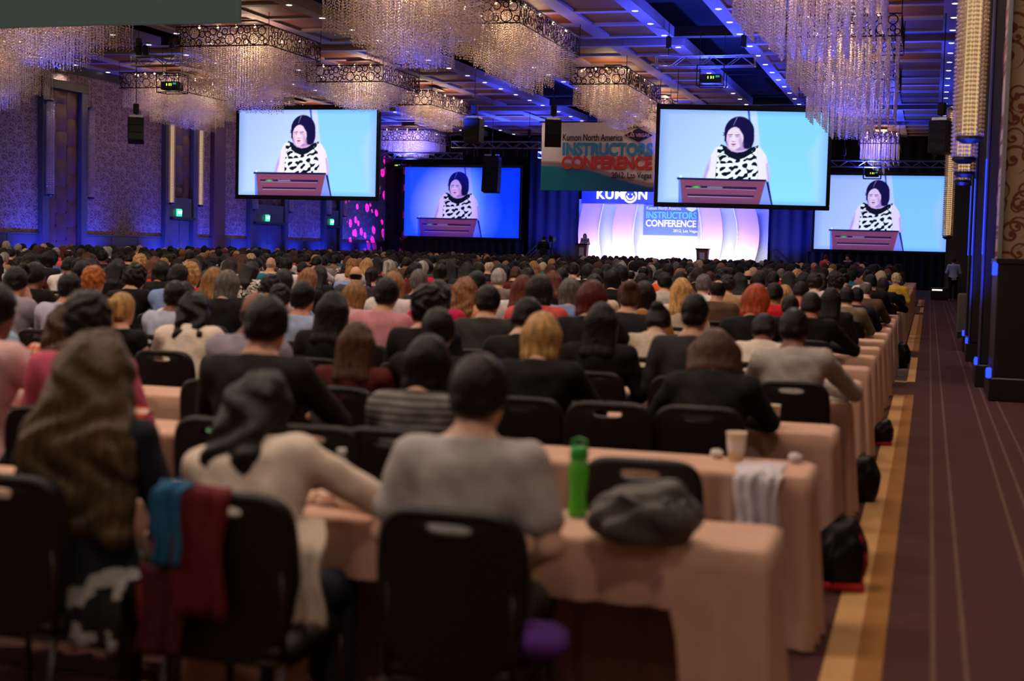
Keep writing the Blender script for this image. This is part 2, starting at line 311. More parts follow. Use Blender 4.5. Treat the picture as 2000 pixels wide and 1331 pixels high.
def weave_panel(parent, x, y0, y1, z0, z1, mat, side=1):
    ny = max(2, round((y1-y0)/.75)); nz = max(2, round((z1-z0)/1.05)); dy, dz = (y1-y0)/ny, (z1-z0)/nz
    for i in range(ny):
        for j in range(-1, nz):
            za, zb = z0+(j+(.5 if i % 2 else 0))*dz, z0+(j+1+(.5 if i % 2 else 0))*dz
            za, zb = max(za, z0), min(zb, z1)
            if zb-za < .05: continue
            obj('woven_tile', PATCH, mat, parent, (x, y0+(i+.5)*dy, (za+zb)/2), None, (side, dy, zb-za))
# beads on strings, made in one go
def beads(P, r=.016, h=.024, squash=1):     # P: (n,3) centres -> octahedra
    P = np.asarray(P, float); n = len(P)
    o = np.array([(r,0,0),(0,r,0),(-r,0,0),(0,-r,0),(0,0,h),(0,0,-h)]); V = (P[:,None,:]+o[None]).reshape(-1,3)
    f = np.array([(0,1,4),(1,2,4),(2,3,4),(3,0,4),(1,0,5),(2,1,5),(3,2,5),(0,3,5)]); F = (np.arange(n)[:,None,None]*6+f[None]).reshape(-1,3)
    return V, F
def sconce_meshes(length, rad, ns):
    P = []
    for k in range(ns):
        a = 2*math.pi*k/ns; rr = rad*(1 if k % 2 else .8)
        for z in np.arange(.02, length, .055): P.append((rr*math.cos(a), rr*math.sin(a), -z))
    V, F = beads(P, .02, .026); return npmesh('crystal_strands', V, F, False)
SC_S = sconce_meshes(3.4, .135, 22); SC_L = sconce_meshes(3.4, .17, 30)
def sconce(loc, label, group, big=False, length=3.4, lit=1):
    t = empty('crystal_sconce', loc); r = .17 if big else .135
    obj('crystal_strands', SC_L if big else SC_S, M['crystal'], t)['kind'] = 'stuff'
    obj('top_cap', MB().lathe([(r*.3, .1), (r*1.1, .06), (r*1.15, 0), (r*.9, -.02)], 16), M['darkmetal'], t)
    obj('bottom_cap', MB().lathe([(r*.9, -length), (r*1.0, -length-.04), (r*.5, -length-.09)], 16), M['black'], t)
    if lit: obj('lamp_core', MB().lathe([(r*.5, -.06), (r*.55, -.08), (r*.55, -length+.05), (r*.5, -length+.02)], 10), M['tubecore'], t)
    obj('hanging_rod', MB().tube([(0, 0, .09), (0, 0, CEIL-.0-loc[2])], .012, 6), M['darkmetal'], t); obj('wall_bracket', MB().box(-.4 if loc[0] < -20 else -.02, .02 if loc[0] < -20 else .45, -.02, .02, .02, .06), M['darkmetal'], t)
    return tag(t, label, 'wall light', group)
EXITL = []
def exit_sign(loc, label, rz=math.pi/2):
    t = empty('exit_sign', loc, rz)
    obj('housing', MB().rbox(-.2, .2, -.03, .03, -.16, .16, .01), M['exit'], t)
    c = bpy.data.curves.new('exit_lettering', 'FONT'); c.body = 'EXIT'; c.size = .2; c.extrude = .006; c.align_x = 'CENTER'; c.align_y = 'CENTER'; c.materials.append(M['exitgreen'])
    tmp = bpy.data.objects.new('lettering', c); COL.objects.link(tmp); bpy.context.view_layer.update(); me = bpy.data.meshes.new_from_object(tmp.evaluated_get(bpy.context.evaluated_depsgraph_get())); bpy.data.objects.remove(tmp)
    obj('lettering', me, M['exitgreen'], t, (0, -.04, 0), (math.pi/2, 0, 0))
    tag(t, label, 'exit sign', 'exit signs over the doors')
bn = ('left of the loudspeaker', 'beside the brown pilaster', 'under the hanging screen', 'beside the magenta dots')
for bi, (a, b, kind) in enumerate(BAYS):
    obj('jamb', MB().rbox(XL-.05, XL+.22, a, a+.4, 0, 7.5, .015), M['darkmetal'], wl); obj('jamb', MB().rbox(XL-.05, XL+.22, b-.4, b, 0, 7.5, .015), M['darkmetal'], wl)
    obj('lintel', MB().rbox(XL-.05, XL+.24, a-.03, b+.03, 7.2, 7.55, .015), M['darkwood'], wl)
    obj('panel_backing', MB().box(XL-.02, XL+.03, a+.4, b-.4, 0, 7.2), M['darkwood'], wl)
    zb = 0 if kind == 'tall' else 3.5
    weave_panel(wl, XL+.03, a+.4, b-.4, zb, 7.2, M['weave'])
    if kind == 'door':
        d = empty('door_%d' % bi, (XL, (a+b)/2, 0)); d['kind'] = 'structure'; hw = (b-a)/2-.4
        obj('transom', MB().box(.0, .16, -hw, hw, 2.66, 3.5), M['darkmetal'], d)
        obj('door_head', MB().box(.0, .34, -hw, hw, 2.55, 2.66), M['darkwood'], d)
        for s in (-1, 1):
            lf = obj('door_leaf', MB().rbox(.03, .09, min(0, s*hw)+.01, max(0, s*hw)-.01, .02, 2.54, .01), M['darkmetal'], d)
            obj('pull_handle', MB().tube([(.1, s*.09, 1.55), (.15, s*.09, 1.55), (.15, s*.09, .85), (.1, s*.09, .85)], .014, 6), M['steel'], lf)
        exit_sign((XL+.22, (a+b)/2-.25, 2.86), 'green lit exit sign over the left wall door '+bn[bi])
    for y, w_ in ((a+.22, 'near jamb'), (b+.24, 'far jamb')):
        sconce((XL+.38 if y < b else XL+.22, y, 6.65), 'crystal tube light on the %s of the wall bay %s' % (w_, bn[bi]), 'crystal tube lights on the left wall', lit=bi in (1,))
for y in (59.2+.9, 68.9): obj('wall_switch', MB().box(XL+.06, XL+.1, y, y+.12, 1.2, 1.38), M['white'], wl)
# ---- right wall: returns, piers, sconces
wr = struct('wall_right', MB().box(XR, XR+.3, 19.1, YB, 0, 9), WPR2)
pr = struct('pier_near', MB().box(.8, 6, 17.9, 19.2, 0, 9), WPR)
obj('wainscot', MB().rbox(.78, 6, 17.86, 19.22, .28, 1.64, .01), M['darkwood'], pr); obj('plinth', MB().rbox(.74, 6, 17.8, 19.26, 0, .28, .012), M['darkwood'], pr); obj('corner_bead', MB().box(.77, .82, 17.86, 17.9, 1.64, 9), M['steel'], pr); obj('dado_rail', MB().box(.76, 6, 17.84, 19.24, 1.64, 1.70), M['darkwood'], pr)
obj('corner_lamp', MB().rbox(.72, .78, 17.84, 17.92, 1.5, 1.66, .01), M['blueglow'], pr); obj('foot_lamp', MB().rbox(.70, .76, 17.76, 17.84, .28, .40, .01), M['blueglow'], pr)
for i, y in enumerate((19.7, 24.6, 27.0, 66.0)):
    p = struct('pilaster_%d' % (i+1), MB().rbox(.69, XR+.02, y, y+1.0, .3, 8.2, .02), M['darkwood'])
    obj('plinth', MB().rbox(.64, XR+.02, y-.06, y+1.06, 0, .3, .012), M['darkwood'], p)
    obj('edge_strip', MB().box(.665, .69, y-.005, y+.03, .3, 7.5), M['darkmetal'], p)
    if i < 3: obj('blue_lit_edge', MB().box(.655, .668, y-.01, y+.02, 1.75, 3.0), M['blueglow'], p); obj('foot_lamp', MB().rbox(.62, .66, y-.1, y-.03, .3, .4, .008), M['blueglow'], p)  # glowing edge strip put in for the blue uplight falling on the pier
weave_panel(wr, .86, 19.25, 19.68, 2.2, 7.4, M['copper'], -1); obj('panel_backing', MB().box(.87, XR, 19.2, 19.7, 0, 8), M['darkwood'], wr)
for a, b in ((20.75, 24.5), (28.1, 65.9)): obj('wainscot', MB().rbox(XR-.05, XR, a, b, 0, 1.64, .01), M['darkwood'], wr)
obj('bulkhead', MB().box(.70, XR, 28.05, YB, 7.6, 8.5), M['darkwood'], wr)
for (x, y, z, big), nm in zip(((.42, 19.2, 6.65, 1), (.40, 20.9, 6.5, 1), (.48, 24.4, 6.5, 1), (.50, 27, 6.5, 0), (.44, 40.5, 5.7, 0), (.55, 49, 6.1, 0)), ('front one of the row', 'second of the row', 'third of the row', 'fourth of the row', 'left one below the black loudspeaker', 'right one below the black loudspeaker')):
    sconce((x, y, z), 'tall crystal tube light over the aisle, '+nm, 'crystal tube lights over the aisle', big=bool(big))
# ---- ceiling
struct('ceiling', MB().box(XL-.3, 6.3, -8.3, YB+.3, 9.6, 9.9), M['void'])
COLS = ((-5.92, .70, 'above the aisle'), (-14.19, -7.75, 'above the banner'), (-23.4, -17.0, 'over the left of the hall'), (XL, -25.3, 'along the left wall'))
SEGS = ((-8, 3.4), (5.2, 23.0), (24.7, 43.4), (45.0, 63.5), (65.5, 71.1), (73.1, 82))
_bm = {}
def board(wd, ln):
    k = (round(wd, 2), round(ln, 2))
    if k not in _bm: _bm[k] = MB().box(-wd/2, wd/2, -ln/2, ln/2, 0, .03).mesh('coffer')
    return _bm[k]
for ci, (x0, x1, cn) in enumerate(COLS):
    for a, b in SEGS:
        m = MB()
        if b < 24:
            struct('ceiling_panel', m.box(x0, x1, a, b, CEIL, CEIL+.31), M['ribs']); continue
        bw, cw, sw = .44, 1.5, .47; xr_ = x1-max(0, (x1-x0)-6.44)
        m.box(x0, x0+bw, a, b, CEIL, CEIL+.31); m.box(xr_-bw, x1, a, b, CEIL, CEIL+.31)
        xs = [(x0+bw, x0+bw+cw), (x0+bw+cw+sw, xr_-bw-cw-sw), (xr_-bw-cw, xr_-bw)]
        m.box(xs[0][1], xs[1][0], a, b, CEIL, CEIL+.29); m.box(xs[1][1], xs[2][0], a, b, CEIL, CEIL+.29)
        n = max(1, round((b-a-.33)/2.19)); pt = (b-a-.33)/n
        for k in range(n+1):
            ya = a+k*pt
            for c0, c1 in xs: m.box(c0-.01, c1+.01, ya, ya+.33, CEIL+.004, CEIL+.28)
        P = struct('ceiling_panel', m, M['ribs'])
        for k in range(n):
            for c0, c1 in xs: obj('coffer', board(c1-c0+.02, pt-.31), M['coffer'], P, ((c0+c1)/2, a+k*pt+.33+(pt-.33)/2, CEIL+.07))
for y in (24.0, 44.2, 64.5, 72.1): struct('ceiling_beam', MB().box(XL, XR, y-.22, y+.22, CEIL+.12, CEIL+.42), M['beam'])
TRIM = MB().lathe([(.08, -.010), (.105, -.010), (.105, .01), (.08, .01)], 16).mesh('trim'); LENS = MB().lathe([(.0, -.015), (.08, -.013), (.08, -.006), (0, -.004)], 16).mesh('lens')
dn = ('along the edge above the aisle', 'on the panel edge beside the right dark slot', 'on the panel edge left of the right dark slot', 'on the panel edge right of the wide dark slot', 'on the panel edge left of the wide dark slot', 'on the panel edge right of the left dark slot', 'on the panel edge left of the left dark slot', 'along the left wall edge')
DLN = {}; ndl = 0
for ix, x in enumerate(DOWN_X):
    for a, b in SEGS[2:]:
        n = max(1, int((b-a-.8)/2.1)); y = a+.45
        for k in range(n+1):
            yy = a+.45+k*(b-a-.9)/n
            if yy < 34: continue
            t = empty('recessed_downlight', (x, yy, CEIL)); obj('trim', TRIM, M['white'], t); obj('lens', LENS, M['downlight'], t)
            ndl = ndl+1 if k or a > 30 else 1; tag(t, 'round ceiling downlight %s, %s along it' % (dn[ix], ORD[DLN.setdefault(ix, [0])[0]]), 'ceiling light', 'ceiling downlights '+dn[ix]); DLN[ix][0] += 1
# ---- chandeliers
def ring_band(wd, ln, z0, hgt, seed):
    rg = random.Random(seed); m = MB()
    def side(length, fx):
        cs = []
        for _ in range(1400):
            r = rg.choice((.17, .15, .12, .10, .085, .07)); u = rg.uniform(r, length-r); v = rg.uniform(r, hgt-r)
            if all((u-a)**2+(v-b)**2 >= (r+c-.012)**2 for a, b, c in cs): cs.append((u, v, r))
        for u, v, r in cs: m.tube([fx(u+r*math.cos(t), v+r*math.sin(t)) for t in [2*math.pi*k/14 for k in range(14)]], .015, 4, True)
    side(wd, lambda u, v: (u-wd/2, -ln/2, z0+v)); side(wd, lambda u, v: (u-wd/2, ln/2, z0+v)); side(ln, lambda u, v: (wd/2, u-ln/2, z0+v)); side(ln, lambda u, v: (-wd/2, u-ln/2, z0+v))
    r2 = MB()
    for z in (z0, z0+hgt):
        r2.tube([(-wd/2, -ln/2, z), (wd/2, -ln/2, z), (wd/2, ln/2, z), (-wd/2, ln/2, z)], .018, 4, True)
    for sx in (-1, 1):
        for sy in (-1, 1): r2.tube([(sx*wd/2, sy*ln/2, z0), (sx*wd/2, sy*ln/2, CEIL)], .012, 4)
    return m.mesh('ring_lattice'), r2.mesh('rail_frame')
def strands(wd, ln, ztop, outer, inner, zb):
    P = []; inset = .06; k = 0; rg = np.random.default_rng(5)
    while min(wd, ln)/2-inset > .12 and k < 9:
        a, b = wd/2-inset, ln/2-inset
        drop = outer if inset < .5 else (outer*.45+inner*.55 if inset < .68 else inner)
        per = [(x, s*b) for s in (-1, 1) for x in np.arange(-a, a, .088)]+[(s*a, y) for s in (-1, 1) for y in np.arange(-b, b, .088)]
        for x, y in per:
            d = drop*rg.uniform(.97, 1.03); zs = np.arange(ztop-rg.uniform(0, .05), zb-d, -.062)
            P.append(np.stack([np.full(len(zs), x), np.full(len(zs), y), zs], 1))
        inset += .24; k += 1
    P = np.concatenate(P); P[:, :2] += rg.normal(0, .006, (len(P), 2)); V, F = beads(P, .0165, .026); return npmesh('crystal_strands', V, F, False)
ZB = 7.28
KINDS = {'wide': (2.95, 3.6, 1.15, 1.65), 'shallow': (2.95, 3.6, .45, .76), 'long': (1.96, 6.3, .72, 1.2), 'slim': (1.5, 5.0, .5, .9)}
CH = {k: (ring_band(a, b, ZB, .56, 3), strands(a-.1, b-.1, ZB+.62, o, i_, ZB)) for k, (a, b, o, i_) in KINDS.items()}
BULB = MB().lathe([(.0, -.045), (.028, -.025), (.032, .01), (.02, .035), (.014, .05)], 10).mesh('bulb', True)
def chandelier(x, y, kind, label):
    wd, ln, o_, i_ = KINDS[kind]; t = empty('crystal_chandelier', (x, y, 0)); (ra, fr), st = CH[kind]
    obj('ring_lattice', ra, M['rings'], t); obj('rail_frame', fr, M['rings'], t); obj('crystal_strands', st, M['crystal'], t)['kind'] = 'stuff'
    obj('ceiling_plate', board(wd*.3, ln*.3), M['rings'], t, (0, 0, CEIL-.05))
    for i in range(4):
        for sy in (-1, 1):
            obj('bulb', BULB, M['bulb'], t, ((i-1.5)*wd*.2, sy*ln*.42, ZB+.58))
        if kind in ('long', 'slim'):
            for sx in (-1, 1): obj('bulb', BULB, M['bulb'], t, (sx*wd*.42, (i-1.5)*ln*.22, ZB+.58))
    for q in ((-1, 1) if kind in ('long', 'slim') else (0,)):
        point((x, y+q*ln*.25, ZB+.25), 210*CHAND_W if kind in ('wide', 'shallow') else 120*CHAND_W, WARM, .35, 'chandelier_light')
    spot((x, y+.3, 4.9), (x, y+.3, 8.3), 46*BLUE_W, BLUE, 95, .7, .2, 'added_blue_spot')  # blue spot added in mid-air under the chandelier to tint its lower strands
    tag(t, label, 'chandelier', 'crystal chandeliers')
cl = 'square crystal chandelier with bronze ring band '; c2_ = 'long crystal chandelier with bronze ring band '
for x, y, k, lb in (
    (-2.4, 28.9, 'wide', cl+'nearest over the right aisle tables'), (-2.4, 39.4, 'wide', cl+'second in line above the right screen corner'), (-2.65, 48.6, 'wide', cl+'third in line above the right screen corner'), (-2.65, 76.0, 'long', c2_+'far above the right rear screen'),
    (-11.0, 29.4, 'wide', cl+'cropped by the top, before the long centre one'), (-11.0, 37.5, 'long', c2_+'nearest in the centre row'), (-11.0, 50.45, 'long', c2_+'over the left end of the hanging banner'), (-11.0, 59.6, 'slim', c2_+'just left above the right hanging screen'),
    (-19.78, 28.6, 'wide', cl+'behind the grey banner'), (-19.78, 39.1, 'wide', cl+'above the left hanging screen'), (-19.72, 47.8, 'shallow', cl+'above the right corner of the left hanging screen'), (-19.97, 56.2, 'slim', c2_+'left of the hanging loudspeaker'),
    (-28.3, 37.9, 'wide', cl+'at the left picture edge'), (-28.3, 50.4, 'long', c2_+'along the left wall over the left projector'), (-28.3, 60.2, 'long', c2_+'peeking over the left hanging screen'), (-27.4, 73.5, 'shallow', cl+'far behind the left hanging screen')):
    chandelier(x, y, k, lb)
for x in (-2.65, -11.0, -19.8, -28.3):
    for y in (6, 17): point((x, y, 6.9), 460, (1, .78, .6), .6, 'chandelier_light')
# ================================================================= projected picture, painted on the screen surface
def sst(d, w_): return np.clip(.5-d/w_, 0, 1)[..., None]
def paint_picture(nx, ny, blue=0.):
    U, Vv = np.meshgrid(np.linspace(0, 1, nx), np.linspace(0, 1, ny)); X = U*1580+155; Y = Vv*985+145        # Y grows downwards
    A = np.array; C = lambda *c: A(lin(*c))
    def ell(cx, cy, rx, ry, rot=0):
        c, s = math.cos(rot), math.sin(rot); x = (X-cx)*c+(Y-cy)*s; y = -(X-cx)*s+(Y-cy)*c; return (np.sqrt((x/rx)**2+(y/ry)**2)-1)*min(rx, ry)
    def poly(p):
        d = np.full(X.shape, 1e9); s = np.ones(X.shape); n = len(p)
        for i in range(n):
            ax, ay = p[i]; bx, by = p[i-1]; ex, ey = bx-ax, by-ay; wx, wy = X-ax, Y-ay; t = np.clip((wx*ex+wy*ey)/(ex*ex+ey*ey), 0, 1)
            d = np.minimum(d, (wx-ex*t)**2+(wy-ey*t)**2); c1 = Y >= ay; c2 = Y < by; c3 = ex*wy > ey*wx
            fl_ = (c1 & c2 & c3) | (~c1 & ~c2 & ~c3); s = np.where(fl_, -s, s)
        return s*np.sqrt(d)
    I = np.zeros((ny, nx, 3))
    def put(d, c, w_=7): 
        nonlocal I; m = sst(d, w_); I = I*(1-m)+np.asarray(c)*m
    g = np.clip((Y-145)/985, 0, 1)[..., None]; gx = np.clip((X-155)/800, 0, 1)[..., None]
    I = C(176,198,255)*(1-g)+C(196,222,255)*g; I = I*(.82+.25*gx)
    put(poly([(1000,140),(1075,140),(1105,540),(1110,1140),(1060,1140)]), C(196,210,255), 20)
    put(poly([(1058,140),(1750,140),(1750,1145),(1200,1145),(1100,500)]), C(138,206,255)*(.95+.12*g), 14)
    put(poly([(1560,600),(1750,140),(1750,1145),(1650,1145)]), C(160,206,255), 60)
    put(poly([(972,140),(992,140),(1018,380),(1004,380)]), C(40,80,190), 8)
    # arms, shoulders
    skin = C(238,222,248); shade = C(170,150,226)
    put(poly([(735,505),(680,545),(630,650),(600,760),(575,870),(700,870),(705,700),(760,560)]), skin, 10); put(poly([(640,640),(600,760),(575,870),(600,870),(630,760)]), shade, 26)
    put(poly([(1060,505),(1110,535),(1160,610),(1190,720),(1205,880),(1085,880),(1070,700),(1030,560)]), skin, 10); put(poly([(1180,690),(1205,880),(1185,880),(1165,700)]), shade, 26)
    # hair behind, neck, dress
    hair = C(24,18,66); white = C(240,244,250)
    put(ell(903, 365, 140, 162), hair, 9); put(poly([(772,320),(764,400),(772,470),(790,515),(860,540),(960,550),(1020,535),(1044,450),(1034,350),(960,240)]), hair, 12); put(poly([(770,380),(744,376),(762,392),(746,412),(768,408)]), hair, 6)
    put(poly([(812,500),(950,490),(975,560),(900,600),(830,585),(800,550)]), C(206,170,214), 10)
    put(poly([(735,500),(790,525),(832,570),(890,585),(950,574),(1000,535),(1085,505),(1075,600),(1072,660),(1092,780),(1085,878),(690,878),(692,770),(706,640),(700,560)]), C(18,20,40), 7)
    rp = np.random.default_rng(8); pat = np.zeros(X.shape)
    for _ in range(16):
        q = rp.uniform(.055, .15); a = rp.uniform(0, 6.28); pat += np.sin(q*(X*math.cos(a)+Y*math.sin(a))+rp.uniform(0, 6.28))
    pat = pat*.55+.45
    zone = np.minimum(poly([(706,640),(760,596),(820,640),(890,668),(960,640),(1020,596),(1072,640),(1090,780),(1083,876),(694,876),(694,770)]), np.minimum(poly([(706,530),(742,520),(768,590),(704,630)]), poly([(1082,520),(1050,525),(1020,585),(1074,625)])))
    put(np.maximum(zone, -pat*9), white, 6)
    put(poly([(792,520),(960,500),(1012,528),(975,560),(930,578),(885,584),(838,572),(806,548)]), C(214,178,220), 8); put(poly([(840,545),(960,520),(985,545),(900,570)]), C(170,130,196), 16)
    put(poly([(1000,330),(1044,400),(1040,470),(1022,528),(985,548),(950,540),(935,470)]), hair, 12)
    # face, turned down and to the left
    face = C(234,204,230); put(ell(864, 425, 82, 108, .06), face, 8); put(poly([(786,440),(800,505),(832,552),(866,560),(905,530),(938,470),(940,420)]), face, 14)
    put(poly([(846,296),(800,345),(786,400),(782,470),(764,470),(768,330),(840,250)]), hair, 9); put(poly([(846,296),(900,335),(938,400),(944,450),(932,520),(965,540),(1010,500),(1000,320),(890,250)]), hair, 10)
    put(poly([(872,214),(882,216),(858,270),(848,300),(844,296)]), C(120,110,170), 6)
    for ex in (818, 884): put(poly([(ex-24,398),(ex+20,392),(ex+26,400),(ex-22,406)]), C(96,56,104), 5); put(poly([(ex-20,416),(ex,421),(ex+22,414),(ex,427)]), C(52,30,74), 4); put(ell(ex, 411, 22, 6), C(206,168,206), 6)
    put(poly([(846,400),(858,400),(868,462),(836,464)]), C(242,216,238), 8); put(ell(850, 468, 19, 4), C(150,96,140), 5); put(poly([(826,497),(850,491),(876,496),(862,510),(842,511)]), C(166,62,104), 5); put(ell(850, 524, 18, 4), C(200,156,190), 6)
    put(ell(920, 480, 14, 50, -.2), C(190,148,206), 30); put(ell(800, 470, 8, 40), C(206,170,220), 20)
    # lectern
    put(poly([(1160,880),(1195,880),(1240,1140),(1110,1140)]), C(130,150,240), 6); put(poly([(1168,885),(1192,895),(1240,1140),(1226,1140)]), C(18,20,80), 5)
    put(poly([(355,882),(1165,882),(1112,1140),(382,1140)]), C(128,66,98), 6); put(poly([(345,882),(362,882),(385,1140),(352,1140)]), C(90,130,240), 6)
    for yy, xa, xb in ((960, 408, 1085), (1047, 430, 1062)):
        put(poly([(xa,yy-12),(xb,yy-12),(xb-6,yy+14),(xa+8,yy+10)]), C(44,26,62), 5); put(poly([(xa+10,yy+12),(xb-10,yy+14),(xb-10,yy+19),(xa+10,yy+17)]), C(170,150,200), 4)
    put(poly([(620,952),(760,952),(760,966),(620,966)]), C(130,120,160), 8); put(ell(515, 960, 34, 8), C(60,200,90), 8)
    put(poly([(330,862),(1172,866),(1172,886),(330,884)]), C(20,26,64), 5); put(ell(365, 852, 12, 12), C(235,240,255), 6)
    e = np.maximum(np.abs(U-.5)*2, np.abs(Vv-.5)*2); ed = np.clip((e-.88)/.12, 0, 1)[..., None]; I = I*(1-ed*.35*A([1, .8, .15]))
    if blue > 0:
        r = np.sqrt(((U-.45)/.42)**2+((Vv-.6)/.75)**2); k = np.clip((r-.38)/.6, 0, 1)[..., None]*blue; Bc = I*A([.03, .12, .9])+A([0, .004, .25])
        I = I*A([.62, .55, .95]); I = I*(1-k)+Bc*k
        rr = np.clip((U-.60)/.12, 0, 1)[..., None]*.75*(1-np.clip((Vv-.5)*.8, 0, 1))[..., None]; I = I*(1-rr*A([.85, .75, .1]))
    return I
def picture_mesh(wd, ht, nx, ny, blue=0., grade=(1,1,1)):
    I = paint_picture(nx, ny, blue)*np.array(grade); xs, zs = np.meshgrid(np.linspace(-wd/2, wd/2, nx), np.linspace(ht/2, -ht/2, ny))
    V = np.stack([xs, np.zeros_like(xs), zs], -1).reshape(-1, 3); i = np.arange(nx*ny).reshape(ny, nx)
    F = np.stack([i[1:, :-1], i[1:, 1:], i[:-1, 1:], i[:-1, :-1]], -1).reshape(-1, 4); me = npmesh('picture', V, F, False); vcol(me, I.reshape(-1, 3)); return me
def screen(loc, rz, wd, ht, me, label, bw, hung=True, skirt=False):
    t = empty('projection_screen', loc, rz); obj('picture', me, M['pic'], t, (0, -.03, 0))
    obj('backing', MB().box(-wd/2, wd/2, 0, .03, -ht/2, ht/2), M['black'], t)
    for a in ((-wd/2-bw, wd/2+bw, ht/2, ht/2+bw*1.4), (-wd/2-bw, wd/2+bw, -ht/2-bw*1.2, -ht/2)): obj('frame_bar', MB().rbox(a[0], a[1], -.06, .08, a[2], a[3], .015), M['black'], t)
    for s in (-1, 1): obj('frame_bar', MB().rbox(min(s*wd/2, s*(wd/2+bw)), max(s*wd/2, s*(wd/2+bw)), -.06, .08, -ht/2, ht/2, .015), M['black'], t)
    if hung:
        for s in (-.4, .4): obj('hanging_cable', MB().tube([(s*wd, 0, ht/2), (s*wd, 0, CEIL+.2-loc[2])], .012, 5), M['black'], t)
        obj('header_drape', MB().box(wd/2-.5, wd/2+.1, -.05, .05, ht/2+bw, ht/2+bw+.12), M['black'], t)
    if skirt:
        n = 90; v = []; 
        for j, z in enumerate((-ht/2-bw, .02-loc[2])): v += [(-wd/2-.3+(wd+.6)*k/n, .02+.05*math.sin(k*1.1), z) for k in range(n+1)]
        obj('skirt', MB().add(v, [(k, k+1, n+2+k, n+1+k) for k in range(n)]).mesh('skirt', True), M['blackcloth'], t)
    return tag(t, label, 'screen', 'screens showing the speaker')
ps = picture_mesh(5.56, 3.18, 256, 144)
screen((-22.42, 49.0, 5.03), 0, 5.56, 3.18, ps, 'large hanging projection screen left of the loudspeakers, showing the speaker at a lectern', .13)
ps2 = picture_mesh(5.75, 3.18, 256, 144, 0, (.88, 1, 1.02))
screen((-6.3, 49.4, 4.98), math.radians(14), 5.75, 3.18, ps2, 'largest hanging projection screen in front of the stage, showing the speaker at a lectern', .13)
ps3 = picture_mesh(7.0, 4.0, 256, 144, 1.0)
screen((-26.1, 78.4, 4.25), 0, 7.0, 4.0, ps3, 'deep blue rear projection screen left of the stage, showing the speaker', .12, False, True)
ps4 = picture_mesh(6.85, 3.97, 256, 144, 0, (.72, .78, 1.0))
screen((-2.6, 78.4, 4.03), 0, 6.85, 3.97, ps4, 'rear projection screen at the end of the aisle, showing the speaker', .12, False, True)
# ---- trusses
def truss(loc, ln, label, hs=.3, rz=0, hang=True):
    t = empty('lighting_truss', loc, rz); h = hs/2
    ch_ = MB().tube([(-ln/2, 0, 0), (ln/2, 0, 0)], .026, 8).mesh('chord')
    for sy in (-1, 1):
        for sz in (-1, 1): obj('chord', ch_, M['trusssteel'], t, (0, sy*h, sz*h))
    n = max(4, round(ln/.42)); d = ln/n; br = MB().tube([(-d/2, 0, -h), (d/2, 0, h)], .014, 6).mesh('brace')
    for sy in (-1, 1):
        for k in range(n): obj('brace', br, M['trusssteel'], t, (-ln/2+(k+.5)*d, sy*h, 0), None, ((1 if k % 2 else -1), 1, 1))
    for s in (-1, 1): obj('end_frame', MB().tube([(s*ln/2, -h, -h), (s*ln/2, h, -h), (s*ln/2, h, h), (s*ln/2, -h, h)], .022, 6, True), M['trusssteel'], t)
    if hang:
        for s in (-.38, .38):
            obj('hoist', MB().rbox(s*ln-.07, s*ln+.07, -.09, .09, h+.25, h+.6, .02), M['black'], t); obj('chain', MB().tube([(s*ln, 0, h), (s*ln, 0, CEIL+.3-loc[2])], .012, 5), M['black'], t)
    return tag(t, label, 'truss', 'lighting trusses')
def projector(loc, label, s=.72):
    t = empty('projector', loc); t.scale = (s, s, s)
    obj('body', MB().rbox(-.42, .42, -.3, .3, -.2, .16, .03), M['black'], t); obj('lens', MB().tube([(0, .3, 0), (0, .42, 0)], .09, 14), M['black'], t)
    for sx in (-1, 1):
        for sy in (-1, 1): obj('cage_post', MB().tube([(sx*.55, sy*.4, -.32), (sx*.55, sy*.4, .5)], .022, 6), M['black'], t)
    for sx in (-.5, .5): obj('drop_rod', MB().tube([(sx, 0, .5), (sx, 0, (CEIL+.02-loc[2])/s)], .012, 5), M['black'], t)
    for z in (-.32, .5): obj('cage_frame', MB().tube([(-.55, -.4, z), (.55, -.4, z), (.55, .4, z), (-.55, .4, z)], .022, 6, True), M['black'], t)
    for x, w_ in ((-.12, .03), (.0, .045), (.1, .03)): obj('indicator', MB().box(x, x+w_, -.315, -.3, -.03, .07), M['led'], t)
    obj('status_panel', MB().box(.2, .36, -.312, -.3, .02, .1), emit('teal_display', (.05, .5, .5), .6, False), t)
    return tag(t, label, 'projector', 'caged projectors')
truss((-6.55, 42, 7.28), 2.9, 'short aluminium truss hanging above the right hanging screen'); projector((-6.35, 42, 6.78), 'black caged projector with green lights hanging above the right screen')
truss((-24.4, 41.5, 7.45), 1.6, 'short aluminium truss in front of the crystal chandelier, upper left'); projector((-23.6, 41.2, 6.62), 'black caged projector with green lights under the upper left truss')
truss((-2.1, 72, 6.22), 5.6, 'long aluminium truss over the rear screen at the end of the aisle'); projector((-2.85, 71.6, 5.72), 'small black caged projector hanging over the aisle-end rear screen', .75)
truss((-26.3, 71, 6.42), 5.2, 'long aluminium truss behind the left hanging screen'); projector((-27.1, 70.6, 5.86), 'small black caged projector beside the magenta dots', .6)
truss((-20.3, 66, 6.62), 4.4, 'aluminium lighting truss with lamps, behind the hanging loudspeaker'); truss((-18.2, 71, 6.5), 2.6, 'aluminium lighting truss left of the hanging banner')
